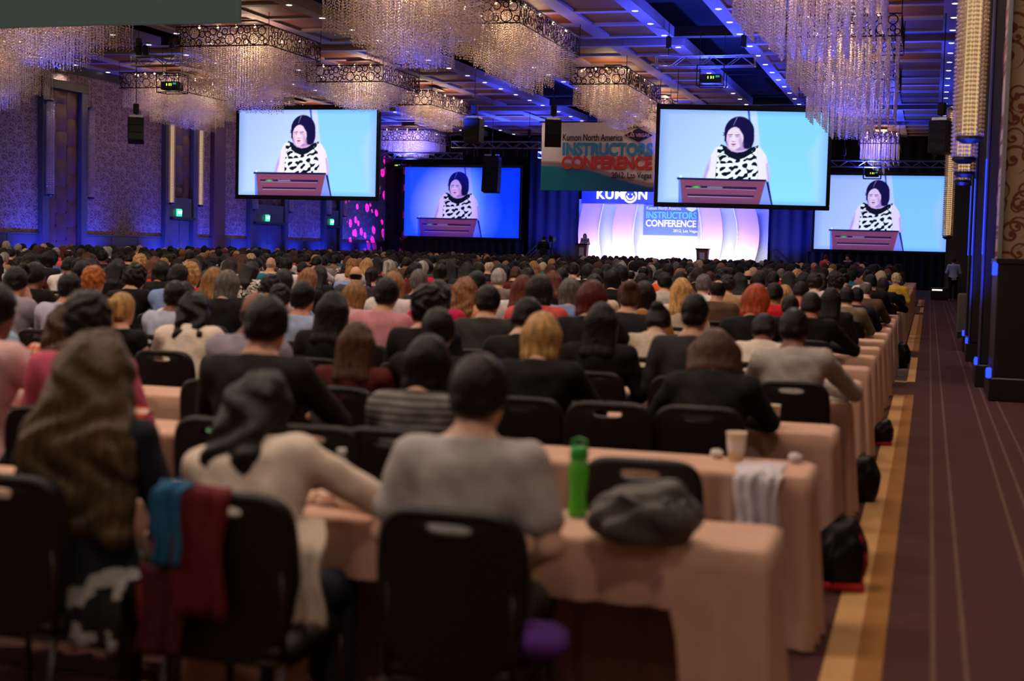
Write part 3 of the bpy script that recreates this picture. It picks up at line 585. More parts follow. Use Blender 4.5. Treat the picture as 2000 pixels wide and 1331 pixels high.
def par_can(loc, rx, label):
    t = empty('stage_lamp', loc); t.rotation_euler = (rx, 0, .2)
    obj('can', MB().lathe([(.05, .22), (.09, .18), (.10, -.1), (.12, -.16), (.105, -.16)], 14), M['black'], t); obj('lens', MB().lathe([(0, -.15), (.1, -.15), (.1, -.14), (0, -.14)], 14), M['steel'], t)
    obj('yoke', MB().tube([(-.13, 0, 0), (-.13, 0, .3), (.13, 0, .3), (.13, 0, 0)], .014, 6), M['black'], t); return tag(t, label, 'stage lamp', 'lamps on the truss')
for i, x in enumerate((-21.7, -21.3, -20.4, -20.0, -19.1, -18.8)): par_can((x, 66, 6.22), .5 if i % 2 else -.4, 'black stage lamp under the lamp-hung truss, %s from the left' % ORD[i])
for i, x in enumerate((-25, -24.75)): par_can((x, 41.5, 7.75), .3, 'black moving lamp above the upper left truss, %s of two' % ORD[i])
# ---- loudspeakers
def line_array(loc, n, wd, ht, label, curve=.05, rz=0):
    t = empty('loudspeaker_array', loc, rz); z = 0; a = 0; y = 0
    for k in range(n):
        c = obj('cabinet', MB().prism([(-wd/2, -ht), (wd/2, -ht), (wd/2, 0), (-wd/2, 0)], -.28, .28).mesh('cabinet'), M['black'], t, (0, y, z), (a, 0, 0)); 
        obj('grille', MB().rbox(-wd/2+.03, wd/2-.03, -.30, -.28, -ht+.02, -.02, .006), M['black'], c)
        z -= (ht+.01)*math.cos(a); y += (ht+.01)*math.sin(a); a -= curve
    obj('rigging_frame', MB().box(-wd/2+.05, wd/2-.05, -.2, .2, .02, .09), M['steel'], t); obj('hoist', MB().rbox(-.1, .1, -.1, .1, .15, .5, .02), M['black'], t)
    obj('chain', MB().tube([(0, 0, .09), (0, 0, (9.62 if any(a < loc[0] < b for a, b in ((-7.75, -5.92), (-17.0, -14.19), (-25.3, -23.4))) else CEIL+.12)-loc[2])], .014, 5), M['black'], t)
    return tag(t, label, 'loudspeaker', 'hanging loudspeakers')
line_array((-15.15, 46.7, 6.05), 3, .55, .26, 'black hanging loudspeaker right of the left hanging screen'); line_array((-12.35, 46.7, 6.0), 3, .55, .27, 'black hanging loudspeaker overlapping the hanging banner', .1, .25)
line_array((-27.2, 45.0, 5.95), 3, .55, .28, 'black hanging loudspeaker before the left wall, left of the door', .1, .5); line_array((.15, 40, 5.35), 3, .5, .28, 'black hanging loudspeaker over the aisle beside the crystal tubes', .04, -.3)
line_array((-21.7, 70, 6.35), 6, .85, .3, 'tall dark loudspeaker stack hanging in front of the blue rear screen', .03)
# ---- drapes
def drape(name, x0, x1, y, z0, z1, mat, label, amp=.07, freq=9):
    n = int((x1-x0)*12); v = []
    for z in (z0, z1): v += [(x0+(x1-x0)*k/n, y+amp*math.sin(freq*(x1-x0)*k/n)+.03*math.sin(2.3*(x1-x0)*k/n), z) for k in range(n+1)]
    o = obj(name, MB().add(v, [(k, k+1, n+2+k, n+1+k) for k in range(n)]).mesh(name, True), mat); sm = o.modifiers.new('thickness', 'SOLIDIFY'); sm.thickness = .02
    return tag(o, label, 'drape', 'stage drapes')
drape('stage_drape', -22.3, -19.35, 79.3, 0, 8.0, M['bluedrape'], 'dark blue pleated drape left of the lit stage'); drape('stage_drape', -8.75, -5.7, 79.3, 0, 8.0, M['bluedrape'], 'dark blue pleated drape right of the lit stage')
drape('stage_drape', -31.6, -22.5, 80.4, 0, 8.2, M['blackcloth'], 'black drape behind the blue rear screen'); drape('stage_drape', -6, .9, 80.4, 0, 8.2, M['blackcloth'], 'black drape behind the aisle-end rear screen'); drape('stage_drape', -19.5, -8.6, 80.2, 4.9, 8.2, M['blackcloth'], 'black drape above the stage set')
# ---- stage
stg = tag(empty('stage_platform', (-13.9, 76, 0)), 'low stage platform with black front under the white backdrop', 'stage')
for k in range(6): obj('deck_section', MB().box(-5.7+k*1.9, -5.7+(k+1)*1.9-.01, -3.4, 3.2, .85, .95), M['black'], stg)
obj('front_skirt', MB().box(-5.7, 5.69, -3.42, -3.38, 0, .85), M['blackcloth'], stg); obj('side_skirt', MB().box(-5.7, -5.66, -3.4, 3.2, 0, .85), M['blackcloth'], stg); obj('side_skirt', MB().box(5.65, 5.69, -3.4, 3.2, 0, .85), M['blackcloth'], stg)
bd = tag(empty('stage_backdrop', (-13.9, 79, 0)), 'tall lit backdrop behind the stage, white below and blue above', 'backdrop')
obj('lower_fabric', MB().box(-5.35, 5.35, 0, .06, .95, 4.55), M['backdrop'], bd); obj('upper_header', MB().box(-5.2, 5.35, -.06, .0, 4.35, 6.2), plain('blue_header', lin(70,84,190), .7), bd)
def text(body, size, mat, parent, loc, off=0, ext=.01, ax='LEFT', xs=1, name='lettering', sp=1, width=None):
    c = bpy.data.curves.new(name, 'FONT'); c.body = body; c.size = size; c.extrude = ext; c.offset = off; c.align_x = ax; c.resolution_u = 4; c.space_character = sp; c.materials.append(mat)
    tmp = bpy.data.objects.new(name, c); COL.objects.link(tmp); bpy.context.view_layer.update(); me = bpy.data.meshes.new_from_object(tmp.evaluated_get(bpy.context.evaluated_depsgraph_get())); bpy.data.objects.remove(tmp)
    if width: 
        q = [v.co.x for v in me.vertices]; xs = width/(max(q)-min(q))
    o = obj(name, me, None, parent, loc, (math.pi/2, 0, 0), (xs, 1, 1)); 
    if len(me.materials) == 0: me.materials.append(mat)
    return o
lw = emit('lit_white_lettering', (1, 1, 1), 1.6, False)
text('KUM', .72, lw, bd, (-4.35, -.1, 4.60), .02, .02, width=1.56, sp=1.1); text('N', .72, lw, bd, (-1.96, -.1, 4.60), .02, .02, width=.5)
obj('round_emblem', MB().tube([(-2.39+.35*math.cos(a), -.1, 4.78+.36*math.sin(a)) for a in [2*math.pi*k/28 for k in range(28)]], .06, 6, True), lw, bd)
obj('emblem_smile', MB().tube([(-2.39+.2*math.cos(a), -.1, 4.78+.2*math.sin(a)) for a in [math.pi+math.pi*k/12 for k in range(13)]], .045, 6), lw, bd)
for x in (-2.5, -2.28): obj('emblem_eye', MB().lathe([(0, -.05), (.04, -.03), (.04, .03), (0, .05)], 10, (x, -.1, 4.86)), lw, bd)
def arch(xa, bulge, wdt, label):
    n = 14; z0, z1 = .96, 4.3; L = [(xa+bulge*math.sin(math.pi*k/n), z0+(z1-z0)*k/n) for k in range(n+1)]; R_ = [(x+wdt, z) for x, z in reversed(L)]
    t = tag(empty('curved_stage_panel', (-13.9, 78.6, 0)), label, 'stage panel', 'curved stage panels'); m = MB()
    v = [(x, y, z) for y in (-.08, .08) for x, z in L]+[(x+wdt, y, z) for y in (-.08, .08) for x, z in L]; q = n+1
    f = [(k, 2*q+k, 2*q+k+1, k+1) for k in range(n)]+[(q+k+1, 3*q+k+1, 3*q+k, q+k) for k in range(n)]+[(k+1, q+k+1, q+k, k) for k in range(n)]+[(2*q+k, 3*q+k, 3*q+k+1, 2*q+k+1) for k in range(n)]
    obj('panel', m.add(v, f), M['pinkpanel'], t)
    e = (1 if bulge < 0 else 0); obj('edge_trim', MB().tube([(x+wdt*e, -.09, z) for x, z in L], .045, 6), M['letterwhite'], t)
for xa, bu, lb in ((-5.0, -.25, 'leftmost'), (-3.05, -.22, 'second from the left'), (1.5, .25, 'third from the left'), (3.45, .3, 'rightmost')): arch(xa, bu, 1.18, 'pink and white curved upright panel on the stage, '+lb)
sg = tag(empty('stage_sign', (-13.9, 78.96, 0)), 'printed conference sign in the middle of the stage backdrop', 'sign')
obj('sign_panel', MB().box(-1.6, 1.45, 0, .05, 2.6, 4.3), plain('sign_board', lin(110,130,220), .7), sg)
text('Kumon North America', .26, M['letterwhite'], sg, (-1.45, -.02, 4.03), .006, width=1.95); text('INSTRUCTORS', .52, plain('teal_letters', lin(120,200,220), .7), sg, (-1.47, -.02, 3.55), .02, width=2.85); text('CONFERENCE', .52, M['letterwhite'], sg, (-1.47, -.02, 3.1), .02, width=2.85); text('2012, Las Vegas', .22, M['letterwhite'], sg, (.1, -.02, 2.8), .004)
obj('sign_emblem', MB().prism([(.75, 4.12), (.95, 4.24), (1.1, 4.28), (1.25, 4.24), (1.42, 4.12), (1.25, 4.0), (1.1, 3.94), (.95, 4.0)], -.03, 0), M['letterwhite'], sg)
def lectern(x, y, z, s, label):
    t = empty('lectern', (x, y, z)); 
    obj('body', MB().prism([(-.24*s, .06), (.24*s, .06), (.30*s, 1.0), (-.30*s, 1.0)], -.22, .22), M['wood'], t); obj('base', MB().rbox(-.3*s, .3*s, -.28, .28, 0, .06, .01), M['wood'], t); obj('top', MB().rbox(-.34*s, .34*s, -.3, .3, 1.0, 1.06, .012), M['black'], t)
    obj('front_panel', MB().box(-.13*s, .13*s, -.235, -.22, .25, .85), M['paper'], t); obj('panel_frame', MB().tube([(-.15*s, -.23, .22), (.15*s, -.23, .22), (.15*s, -.23, .88), (-.15*s, -.23, .88)], .015, 4, True), M['wood'], t)
    obj('microphone', MB().tube([(-.1, 0, 1.06), (-.1, .05, 1.2), (-.08, .12, 1.3)], .008, 5), M['black'], t)
    return tag(t, label, 'lectern', 'wooden lecterns on stage')
lectern(-17.95, 74.7, .95, 1, 'wooden lectern on stage with the speaker standing behind it'); lectern(-11.45, 74.7, .85, 1.05, 'empty wooden lectern on the right of the stage')
def handrail(x, y, flip, label, mat):
    t = empty('stair_handrail', (x, y, 0)); s = flip
    for k, yy in enumerate((0, .9)): obj('rail', MB().tube([(0, yy, .3), (0, yy, 1.05), (s*.25, yy, 1.35), (s*.9, yy, 1.95), (s*1.1, yy, 1.9), (s*1.1, yy, 1.0)], .022, 6), mat, t); obj('mid_rail', MB().tube([(0, yy, .75), (s*.95, yy, 1.6)], .016, 6), mat, t)
    for k in range(4): obj('step', MB().box(s*.27*k if s > 0 else s*.27*(k+1), s*.27*(k+1) if s > 0 else s*.27*k, 0, .9, 0, .22*(k+1)), M['black'], t)
    return tag(t, label, 'handrail', 'stage stair rails')
handrail(-20.9, 73.2, 1, 'steel handrail on the steps left of the stage', M['steel']); handrail(-6.6, 73.2, -1, 'dark blue handrail on the steps right of the stage', M['darkmetal'])
# ---- hanging banners
def banner(name, x0, x1, y, z0, z1, paintf, label, mat, nx=60, nz=40):
    xs, zs = np.meshgrid(np.linspace(0, 1, nx), np.linspace(0, 1, nz)); wv = .035*np.sin(xs*9+1)*(1-zs*.7)+.015*np.sin(xs*23+zs*3)
    V = np.stack([(xs-.5)*(x1-x0), wv, zs*(z1-z0)], -1).reshape(-1, 3); i = np.arange(nx*nz).reshape(nz, nx); F = np.stack([i[:-1, :-1], i[:-1, 1:], i[1:, 1:], i[1:, :-1]], -1).reshape(-1, 4)
    me = npmesh('banner_cloth', V, F)
    if paintf: vcol(me, paintf(xs, zs).reshape(-1, 3))
    t = empty(name, ((x0+x1)/2, y, z0)); o = obj('banner_cloth', me, mat, t); md = o.modifiers.new('thickness', 'SOLIDIFY'); md.thickness = .008
    obj('top_pole', MB().tube([(-(x1-x0)/2-.1, 0, z1-z0), ((x1-x0)/2+.1, 0, z1-z0)], .03, 8), M['black'], t)
    for s in (-.4, .4): obj('hanging_cable', MB().tube([(s*(x1-x0), 0, z1-z0), (s*(x1-x0), 0, CEIL+.2-z0)], .01, 5), M['black'], t)
    return tag(t, label, 'banner')
def conf_paint(x, z):
    I = np.tile(np.array(lin(226,212,206)), (*x.shape, 1)); a = .24+.14*np.exp(-((x-.0)/.55)**2)-.16*np.clip((x-.45)/.5, 0, 1)
    t1 = np.clip((a+.065-z)/.03, 0, 1)[..., None]; I = I*(1-t1)+np.array(lin(150,128,130))*t1; t2 = np.clip((a-z)/.03, 0, 1)[..., None]
    sw = (np.array(lin(24,130,140))*(1-x[..., None])+np.array(lin(30,70,150))*x[..., None]); return I*(1-t2)+sw*t2
BN = banner('hanging_banner', -16.57, -11.5, 60.7, 4.24, 7.24, conf_paint, 'white hanging banner with conference lettering and teal wave, left of the right screen', M['paint'], 120, 80)
text('Kumon North America', .42, M['letterdark'], BN, (-1.57, -.09, 2.18), .004, width=2.66); text('INSTRUCTORS', .74, M['letterblue'], BN, (-1.57, -.09, 1.56), .032, width=4.0); text('CONFERENCE', .74, M['letterred'], BN, (-1.57, -.09, .98), .032, width=4.0); text('2012, Las Vegas', .36, M['letterdark'], BN, (.66, -.09, .58), .004, width=1.76)
obj('emblem', MB().prism([(1.18, 2.42), (1.45, 2.56), (1.7, 2.68), (1.8, 2.72), (1.9, 2.68), (2.15, 2.56), (2.42, 2.42), (2.15, 2.28), (1.95, 2.2), (1.8, 2.12), (1.65, 2.2), (1.45, 2.28)], -.1, -.08), M['letterdark'], BN)
text('LAS VEGAS', .2, plain('pale_letters', lin(206,150,160), .8), BN, (1.8, -.11, 2.35), .006, ax='CENTER')
for k in range(8): obj('emblem_disc', MB().tube([(1.32+k*.137, -.1, 2.72+.06*math.sin(math.pi*k/7)), (1.32+k*.137, -.085, 2.72+.06*math.sin(math.pi*k/7))], .055, 10), M['letterdark'], BN)
banner('grey_banner', -19.4, -13.35, 26.0, 6.03, 8.0, None, 'plain grey back of a banner hanging across the upper left corner', M['greygrey'])
# ================================================================= people: smooth bodies grown from tapered limbs
class Field:
    def __init__(s, lo, hi, h):
        s.lo = np.array(lo, float); s.h = h; s.n = np.ceil((np.array(hi)-s.lo)/h).astype(int)+1; s.F = np.full(s.n, 1.0, np.float32)
        s.ax = [s.lo[i]+h*np.arange(s.n[i]) for i in range(3)]
    def _blk(s, mn, mx):
        a = np.maximum(np.floor((np.array(mn)-s.lo)/s.h).astype(int), 0); b = np.minimum(np.ceil((np.array(mx)-s.lo)/s.h).astype(int)+1, s.n)
        sl = tuple(slice(a[i], max(b[i], a[i])) for i in range(3)); G = np.meshgrid(*[s.ax[i][sl[i]] for i in range(3)], indexing='ij'); return sl, G
    def _smin(s, sl, d, k):
        a = s.F[sl]; h = np.maximum(k-np.abs(a-d), 0)/k; s.F[sl] = np.minimum(a, d)-h*h*k*.25
    def seg(s, a, b, ra, rb, k=.03, flat=None):     # tapered capsule; flat = (axis, factor) squashes it along an axis
        a, b = np.array(a, float), np.array(b, float); r = max(ra, rb)*1.05+k+s.h*2
        sl, (X, Y, Z) = s._blk(np.minimum(a, b)-r, np.maximum(a, b)+r)
        if X.size == 0: return s
        P = np.stack([X-a[0], Y-a[1], Z-a[2]], -1); e = b-a
        if flat is not None:
            n = np.array(flat[0], float); n /= np.linalg.norm(n); c = P@n; P = P+(c*(1/flat[1]-1))[..., None]*n; ec = e@n; e = e+ec*(1/flat[1]-1)*n
        t = np.clip((P@e)/max(e@e, 1e-9), 0, 1); d = np.linalg.norm(P-t[..., None]*e, axis=-1)-(ra+(rb-ra)*t)
        if flat is not None: d = d*(.5+.5*flat[1])
        s._smin(sl, d, k); return s
    def ell(s, c, r, k=.03, M3=None):
        c, r = np.array(c, float), np.array(r, float); R = max(r)+k+s.h*2; sl, (X, Y, Z) = s._blk(c-R, c+R)
        if X.size == 0: return s
        P = np.stack([X-c[0], Y-c[1], Z-c[2]], -1)
        if M3 is not None: P = P@M3
        q = np.linalg.norm(P/r, axis=-1); q2 = np.linalg.norm(P/r**2, axis=-1); d = q*(q-1)/np.maximum(q2, 1e-6); s._smin(sl, d, k); return s
    def grid(s): return np.meshgrid(*s.ax, indexing='ij')
    def mesh(s):
        F = s.F; h = s.h; nx, ny, nz = F.shape; neg = F < 0
        c = np.zeros((nx-1, ny-1, nz-1), np.int8)
        for i in (0, 1):
            for j in (0, 1):
                for k in (0, 1): c += neg[i:nx-1+i, j:ny-1+j, k:nz-1+k]
        act = (c > 0) & (c < 8); idx = np.full(act.shape, -1, np.int32); I = np.argwhere(act); idx[act] = np.arange(len(I))
        acc = np.zeros((len(I), 3)); cnt = np.zeros(len(I))
        for ax in range(3):
            o = [(a, b) for a in (0, 1) for b in (0, 1)]
            for a, b in o:
                p0 = [0, 0, 0]; oth = [q for q in range(3) if q != ax]; p0[oth[0]] = a; p0[oth[1]] = b; p1 = list(p0); p1[ax] = 1
                A = F[I[:,0]+p0[0], I[:,1]+p0[1], I[:,2]+p0[2]]; B = F[I[:,0]+p1[0], I[:,1]+p1[1], I[:,2]+p1[2]]; m = (A < 0) != (B < 0)
                t = np.where(m, A/np.where(m, A-B, 1), 0); q = np.tile(np.array(p0, float), (len(I), 1)); q[:, ax] = t; acc[m] += q[m]; cnt[m] += 1
        V = s.lo+h*(I+acc/np.maximum(cnt, 1)[:, None]); Q = []
        for ax in range(3):
            u, v = [q for q in range(3) if q != ax]; sl0 = [slice(None)]*3; sl1 = [slice(None)]*3; sl0[ax] = slice(0, -1); sl1[ax] = slice(1, None)
            A, B = neg[tuple(sl0)], neg[tuple(sl1)]; m = A != B; E = np.argwhere(m); 
            ok = (E[:, u] > 0) & (E[:, v] > 0) & (E[:, u] < F.shape[u]-1) & (E[:, v] < F.shape[v]-1); E = E[ok]; fl_ = A[tuple(E.T)]
            def cell(du, dv):
                e = E.copy(); e[:, u] += du; e[:, v] += dv; return idx[e[:,0], e[:,1], e[:,2]]
            q = np.stack([cell(-1,-1), cell(0,-1), cell(0,0), cell(-1,0)], 1)
            if ax == 1: fl_ = ~fl_
            q[~fl_] = q[~fl_][:, ::-1]; Q.append(q)
        return V, np.concatenate(Q)
def rot(ax, an):
    return np.array(Matrix.Rotation(an, 3, ax))
def joints(lean=8, side=0, hp=8, hy=0, arms='desk', stand=False):
    rd = math.radians; T = rot('X', -rd(lean))@rot('Y', rd(side)); hip = np.array([0, 0, .56 if not stand else .93]); f = lambda x, y, z: hip+T@np.array([x, y, z])
    J = dict(hip=hip, waist=f(0, .0, .16), chest=f(0, .02, .35), sh=[f(-.165, .0, .475), f(.165, .0, .475)], nb=f(0, .0, .51), nt=f(0, .03, .588), T=T)
    Hm = rot('Z', rd(hy))@rot('X', -rd(hp+lean*.3))@rot('Y', rd(side*.4)); J['Hm'] = Hm; J['head'] = J['nt']+Hm@np.array([0, .02, .085])
    J['arms'] = []
    for i, s in ((0, -1), (1, 1)):
        S = J['sh'][i]+T@np.array([s*.025, 0, -.015]); a = arms[i] if isinstance(arms, (list, tuple)) else arms
        if a == 'desk': E, W, D = (s*.30, .27, .81), (s*.13, .50, .80), (-s*.35, .9, .0)
        elif a == 'elbow': E, W, D = (s*.36, .44, .80), (s*.10, .56, .82), (-s*.9, .3, .1)
        elif a == 'chin': E, W, D = (s*.20, .46, .80), tuple(J['head']+np.array([s*.06, .08, -.15])), (-s*.3, .1, .9)
        elif a == 'lap': E, W, D = (s*.27, .06, .78), (s*.12, .28, .66), (-s*.4, .9, -.1)
        elif a == 'side': E, W, D = (s*.26, -.02, 1.13), (s*.25, .06, .88), (0, .15, -1)
        elif a == 'front': E, W, D = (s*.27, .03, 1.14), (s*.09, .24, 1.16), (-s*.3, .9, .1)
        E, W, D = np.array(E, float), np.array(W, float), np.array(D, float); D /= np.linalg.norm(D)
        # keep the limb lengths human: pull the elbow onto the upper arm's length
        J['arms'].append((S, E, W, D, s))
    J['legs'] = []
    for s in (-1, 1):
        if stand: J['legs'].append((hip+np.array([s*.09, 0, -.02]), np.array([s*.10, .02, .50]), np.array([s*.10, -.01, .09]), np.array([s*.11, .14, .035])))
        else: J['legs'].append((hip+np.array([s*.09, .04, -.03]), np.array([s*.12, .43, .52]), np.array([s*.12, .44, .10]), np.array([s*.12, .60, .04])))
    return J
def torso(f, J, o=0, k=.06):
    T = J['T']; fr = T@np.array([0, 1., 0])
    f.seg(J['hip']+T@np.array([-.06, 0, 0]), J['hip']+T@np.array([.06, 0, 0]), .125+o, .125+o, k, (fr, .85)); f.seg(J['hip'], J['waist'], .15+o, .135+o, k, (fr, .74)); f.seg(J['waist'], J['chest'], .135+o, .155+o, k, (fr, .72))
    f.seg(J['chest']+T@np.array([-.06, 0, .03]), J['chest']+T@np.array([.06, 0, .03]), .115+o, .115+o, k, (fr, .82)); f.seg(J['sh'][0], J['sh'][1], .062+o, .062+o, .07, (fr, .9)); f.seg(J['nb']+T@np.array([0, 0, -.05]), J['nb']+T@np.array([0, .0, .02]), .085+o, .06+o, .06)
def hand(f, W, D, s, k=.012):
    n = np.array([0, 0, 1.]); side_ = np.cross(D, n); 
    if np.linalg.norm(side_) < .2: n = np.array([0, 1., 0]); side_ = np.cross(D, n)
    side_ /= np.linalg.norm(side_); n = np.cross(side_, D); pc = W+D*.05
    f.seg(W, W+D*.03, .024, .03, .02); f.seg(pc-side_*.018, pc+side_*.018, .03, .03, .015, (n, .55))
    for q, (of, ln) in enumerate(((-.031, .062), (-.010, .078), (.011, .072), (.031, .055))):
        b = W+D*.082+side_*of; m = b+D*ln*.55-n*.006; e = m+D*ln*.4-n*.022; f.seg(b, m, .0095, .009, k); f.seg(m, e, .009, .0078, k)
    th = -side_*s; b = W+D*.03+th*.028; m = b+D*.03+th*.022-n*.01; f.seg(b, m, .0125, .011, k); f.seg(m, m+D*.03+th*.004, .011, .009, k)
def head(f, J, k=.03):
    H, c = J['Hm'], J['head']; q = lambda x, y, z: c+H@np.array([x, y, z])
    f.seg(J['nb'], J['nt']+(c-J['nt'])*.3, .056, .052, .04); f.ell(q(0, -.005, .015), (.075, .094, .10), k, H); f.ell(q(0, .022, -.04), (.062, .068, .07), .04, H)
    f.seg(q(0, .075, -.085), q(0, .06, -.08), .026, .03, .03); f.seg(q(0, .092, .005), q(0, .108, -.03), .010, .014, .014); f.seg(q(-.018, .088, -.062), q(.018, .088, -.062), .008, .008, .01)
    f.seg(q(-.04, .082, .024), q(.04, .082, .024), .010, .010, .02)
    for s in (-1, 1): f.ell(q(s*.077, -.004, -.012), (.011, .02, .032), .012, H); f.ell(q(s*.032, .086, .002), (.012, .008, .008), .006, H)
def legs(f, J, o=0, feet=True):
    for a, b, c, d in J['legs']:
        f.seg(a, b, .088+o, .064+o, .03); f.seg(b, c, .06+o, .042+o+(.012 if o else 0), .02)
        if feet: f.seg(c+np.array([0, -.01, -.03]), d, .042, .036, .02)
def arms_(f, J, o=0, part='all'):
    for S, E, W, D, s in J['arms']:
        if part == 'short': f.seg(S, S+(E-S)*.62, .056+o, .052+o+.006, .04); continue
        if part == 'cap': f.seg(S, S+(E-S)*.12, .054+o, .05+o, .04); continue
        f.seg(S, E, .054+o, .042+o, .04); f.seg(E, W-D*(.0 if not o else .0), .042+o, .029+o+(.006 if o else 0), .02)
LO, HI = (-.47, -.3, 0), (.47, .82, 1.46)
def make_body(J, h=.011, stand=False):
    f = Field(LO, (.47, .6, 1.80) if stand else HI, h); torso(f, J); legs(f, J); arms_(f, J); head(f, J)
    for S, E, W, D, s in J['arms']: hand(f, W, D, s)
    return npmesh('person', *f.mesh())
def make_top(J, sleeve, h=.012, stand=False, collar=True, wide=0):
    f = Field(LO, (.47, .6, 1.80) if stand else HI, h); torso(f, J, .014+wide); arms_(f, J, .012+wide*.6, {'long': 'all', 'short': 'short', 'none': 'cap'}[sleeve])
    f.seg(J['nb'], J['nt'], .056+.013, .054+.013, .05)
    X, Y, Z = f.grid(); T = J['T']; up = T@np.array([0, 0, 1.]); nb = J['nb']; d = (X-nb[0])*up[0]+(Y-nb[1])*up[1]+(Z-nb[2])*up[2]-.034
    fo = T@np.array([0, 1., 0]); d2 = d+np.clip(((X-nb[0])*fo[0]+(Y-nb[1])*fo[1]+(Z-nb[2])*fo[2])*.7, 0, .05)
    f.F = np.maximum(f.F, d2.astype(np.float32)); hz = J['hip'][2]-.10; f.F = np.maximum(f.F, (hz-Z).astype(np.float32))
    if collar:
        for k in range(16):
            a = 2*math.pi*k/16; b = 2*math.pi*(k+1)/16; g = lambda t: nb+T@np.array([.066*math.cos(t), .066*math.sin(t)+.008, .022-.04*max(math.sin(t), 0)]); f.seg(g(a), g(b), .012, .012, .014)
    # folds
    f.F += (.0035*np.sin(Z*46+X*22)*np.sin(X*31+Y*17)).astype(np.float32)
    return npmesh('top', *f.mesh())
def make_trousers(J, h=.014, stand=False):
    f = Field(LO, (.47, .6, 1.80) if stand else HI, h); J_ = J; legs(f, J, .012, False); T = J['T']; fr = T@np.array([0, 1., 0]); f.seg(J['hip']+T@np.array([-.06, 0, .0]), J['hip']+T@np.array([.06, 0, .0]), .14, .14, .05, (fr, .85))
    X, Y, Z = f.grid(); f.F = np.maximum(f.F, (Z-J['hip'][2]-.07).astype(np.float32)); f.F = np.maximum(f.F, (.07-Z).astype(np.float32)); return npmesh('trousers', *f.mesh())
# ---- hair, in head space
def make_hair(kind, h=.0085):
    big = kind in ('long', 'wavy', 'wavybig', 'pony'); lo = (-.28 if kind == 'wavybig' else -.17, -.26, -.62 if kind == 'wavybig' else (-.44 if big else -.26)); f = Field(lo, (-lo[0], .17, .22), h); X, Y, Z = f.grid()
    t = {'crop': .006, 'short': .016, 'curly': .036, 'curlyshort': .026, 'bobbig': .03, 'bob': .022, 'bald': .008, 'balding': .010, 'wavybig': .03}.get(kind, .018)
    f.ell((0, -.008, .02), (.077+t, .096+t, .103+t*1.1), .03)
    if kind in ('bob', 'bobbig'):
        w_ = .02 if kind == 'bobbig' else .0
        for s in (-1, 1): f.seg((s*(.062+w_), -.02, .0), (s*(.068+w_), -.03, -.105), .045+w_, .036+w_, .05)
        f.seg((0, -.065, .0), (0, -.062, -.10), .068+w_, .052+w_, .05, ((0, 1, 0), .7)); f.seg((-.04, -.06, -.11), (.04, -.06, -.11), .04, .04, .04)
    if kind in ('long', 'wavy'):
        for x in (-.062, -.02, .02, .062): f.seg((x, -.055, .0), (x*1.2, -.105, -.20), .05, .042, .05); f.seg((x*1.2, -.105, -.20), (x*(1.35 if kind == 'wavy' else 1.05), -.095, -.38+.02*abs(x)*10), .042, .022, .03)
        for s in (-1, 1): f.seg((s*.07, .0, .0), (s*.085, -.02, -.17), .034, .028, .04)
    if kind == 'wavybig':
        for x in (-.14, -.09, -.03, .03, .09, .14): f.seg((x*.45, -.06, .0), (x, -.12, -.22), .06, .066, .05); f.seg((x, -.12, -.22), (x*1.25, -.13, -.5), .066, .045, .05)
        for s in (-1, 1): f.seg((s*.07, .0, .0), (s*.11, -.02, -.2), .045, .05, .04)
    if kind == 'pony':
        f.seg((0, -.10, .05), (0, -.15, .05), .026, .034, .02); f.seg((0, -.15, .05), (.01, -.165, -.12), .036, .034, .02); f.seg((.01, -.165, -.12), (.0, -.13, -.27), .034, .012, .02)
    if kind == 'bun': f.ell((0, -.10, .085), (.05, .048, .045), .02)
    if kind in ('short', 'crop', 'curlyshort', 'bun', 'pony', 'curly'): f.seg((-.03, -.075, -.04), (.03, -.075, -.04), .035, .035, .03)
    if kind in ('wavy', 'wavybig', 'curly', 'curlyshort'):
        a = .012 if kind != 'curlyshort' else .008; q = 55 if 'curly' in kind else 34
        f.F += (a*np.sin(X*q+2*np.sin(Z*q*.6))*np.sin(Z*q*.8+1.5*np.sin(Y*q))).astype(np.float32)
    an = np.arctan2(X, -Y+.001); f.F += (.0032*np.sin(an*46+Z*9+2*np.sin(Z*21))).astype(np.float32)
    # the face stays free
    lowz = -.07 if kind in ('short', 'crop', 'curlyshort', 'bald', 'balding', 'bun', 'pony') else -9
    face = np.maximum(np.maximum(.03-Y+np.clip(Z-.03, 0, 1)*.9, np.abs(X)-.085), Z-.085); f.F = np.maximum(f.F, -face.astype(np.float32))
    if lowz > -9:
        cut = np.maximum(lowz-Z, 0)+0*X; g = np.maximum(lowz+np.clip(Y+.05, 0, .2)*.7-Z, -9)
        if kind == 'pony': g = np.where(Y < -.12, -9, g)
        f.F = np.maximum(f.F, g.astype(np.float32))
    if kind == 'bald': f.F = np.maximum(f.F, (Z-.0-np.clip(-Y, 0, .1)*.1).astype(np.float32))
    if kind == 'balding': f.F = np.maximum(f.F, -(np.sqrt((X/.062)**2+((Y+.045)/.055)**2+((Z-.125)/.06)**2)-1).astype(np.float32)*.05)
    return npmesh('hair', *f.mesh())
HAIR = {k: make_hair(k) for k in ('short', 'crop', 'curly', 'curlyshort', 'bob', 'bobbig', 'long', 'wavy', 'wavybig', 'pony', 'bun', 'bald', 'balding')}
POSES = dict(desk=joints(12, 0, 10, 0, 'desk'), desk2=joints(9, 2, 6, 16, ('desk', 'lap')), desk3=joints(14, -3, 14, -14, ('desk', 'elbow')), upright=joints(2, 0, 2, 0, 'lap'), leanr=joints(20, -11, 14, -14, ('desk', 'elbow')), lapped=joints(9, 0, 6, 0, 'lap'), chin=joints(18, 0, 8, 10, ('desk', 'chin')), low=joints(26, 0, 26, 4, 'desk'))
STAND = dict(back=joints(2, 0, 8, 0, 'front', True), bend=joints(8, 0, 18, 25, 'side', True))
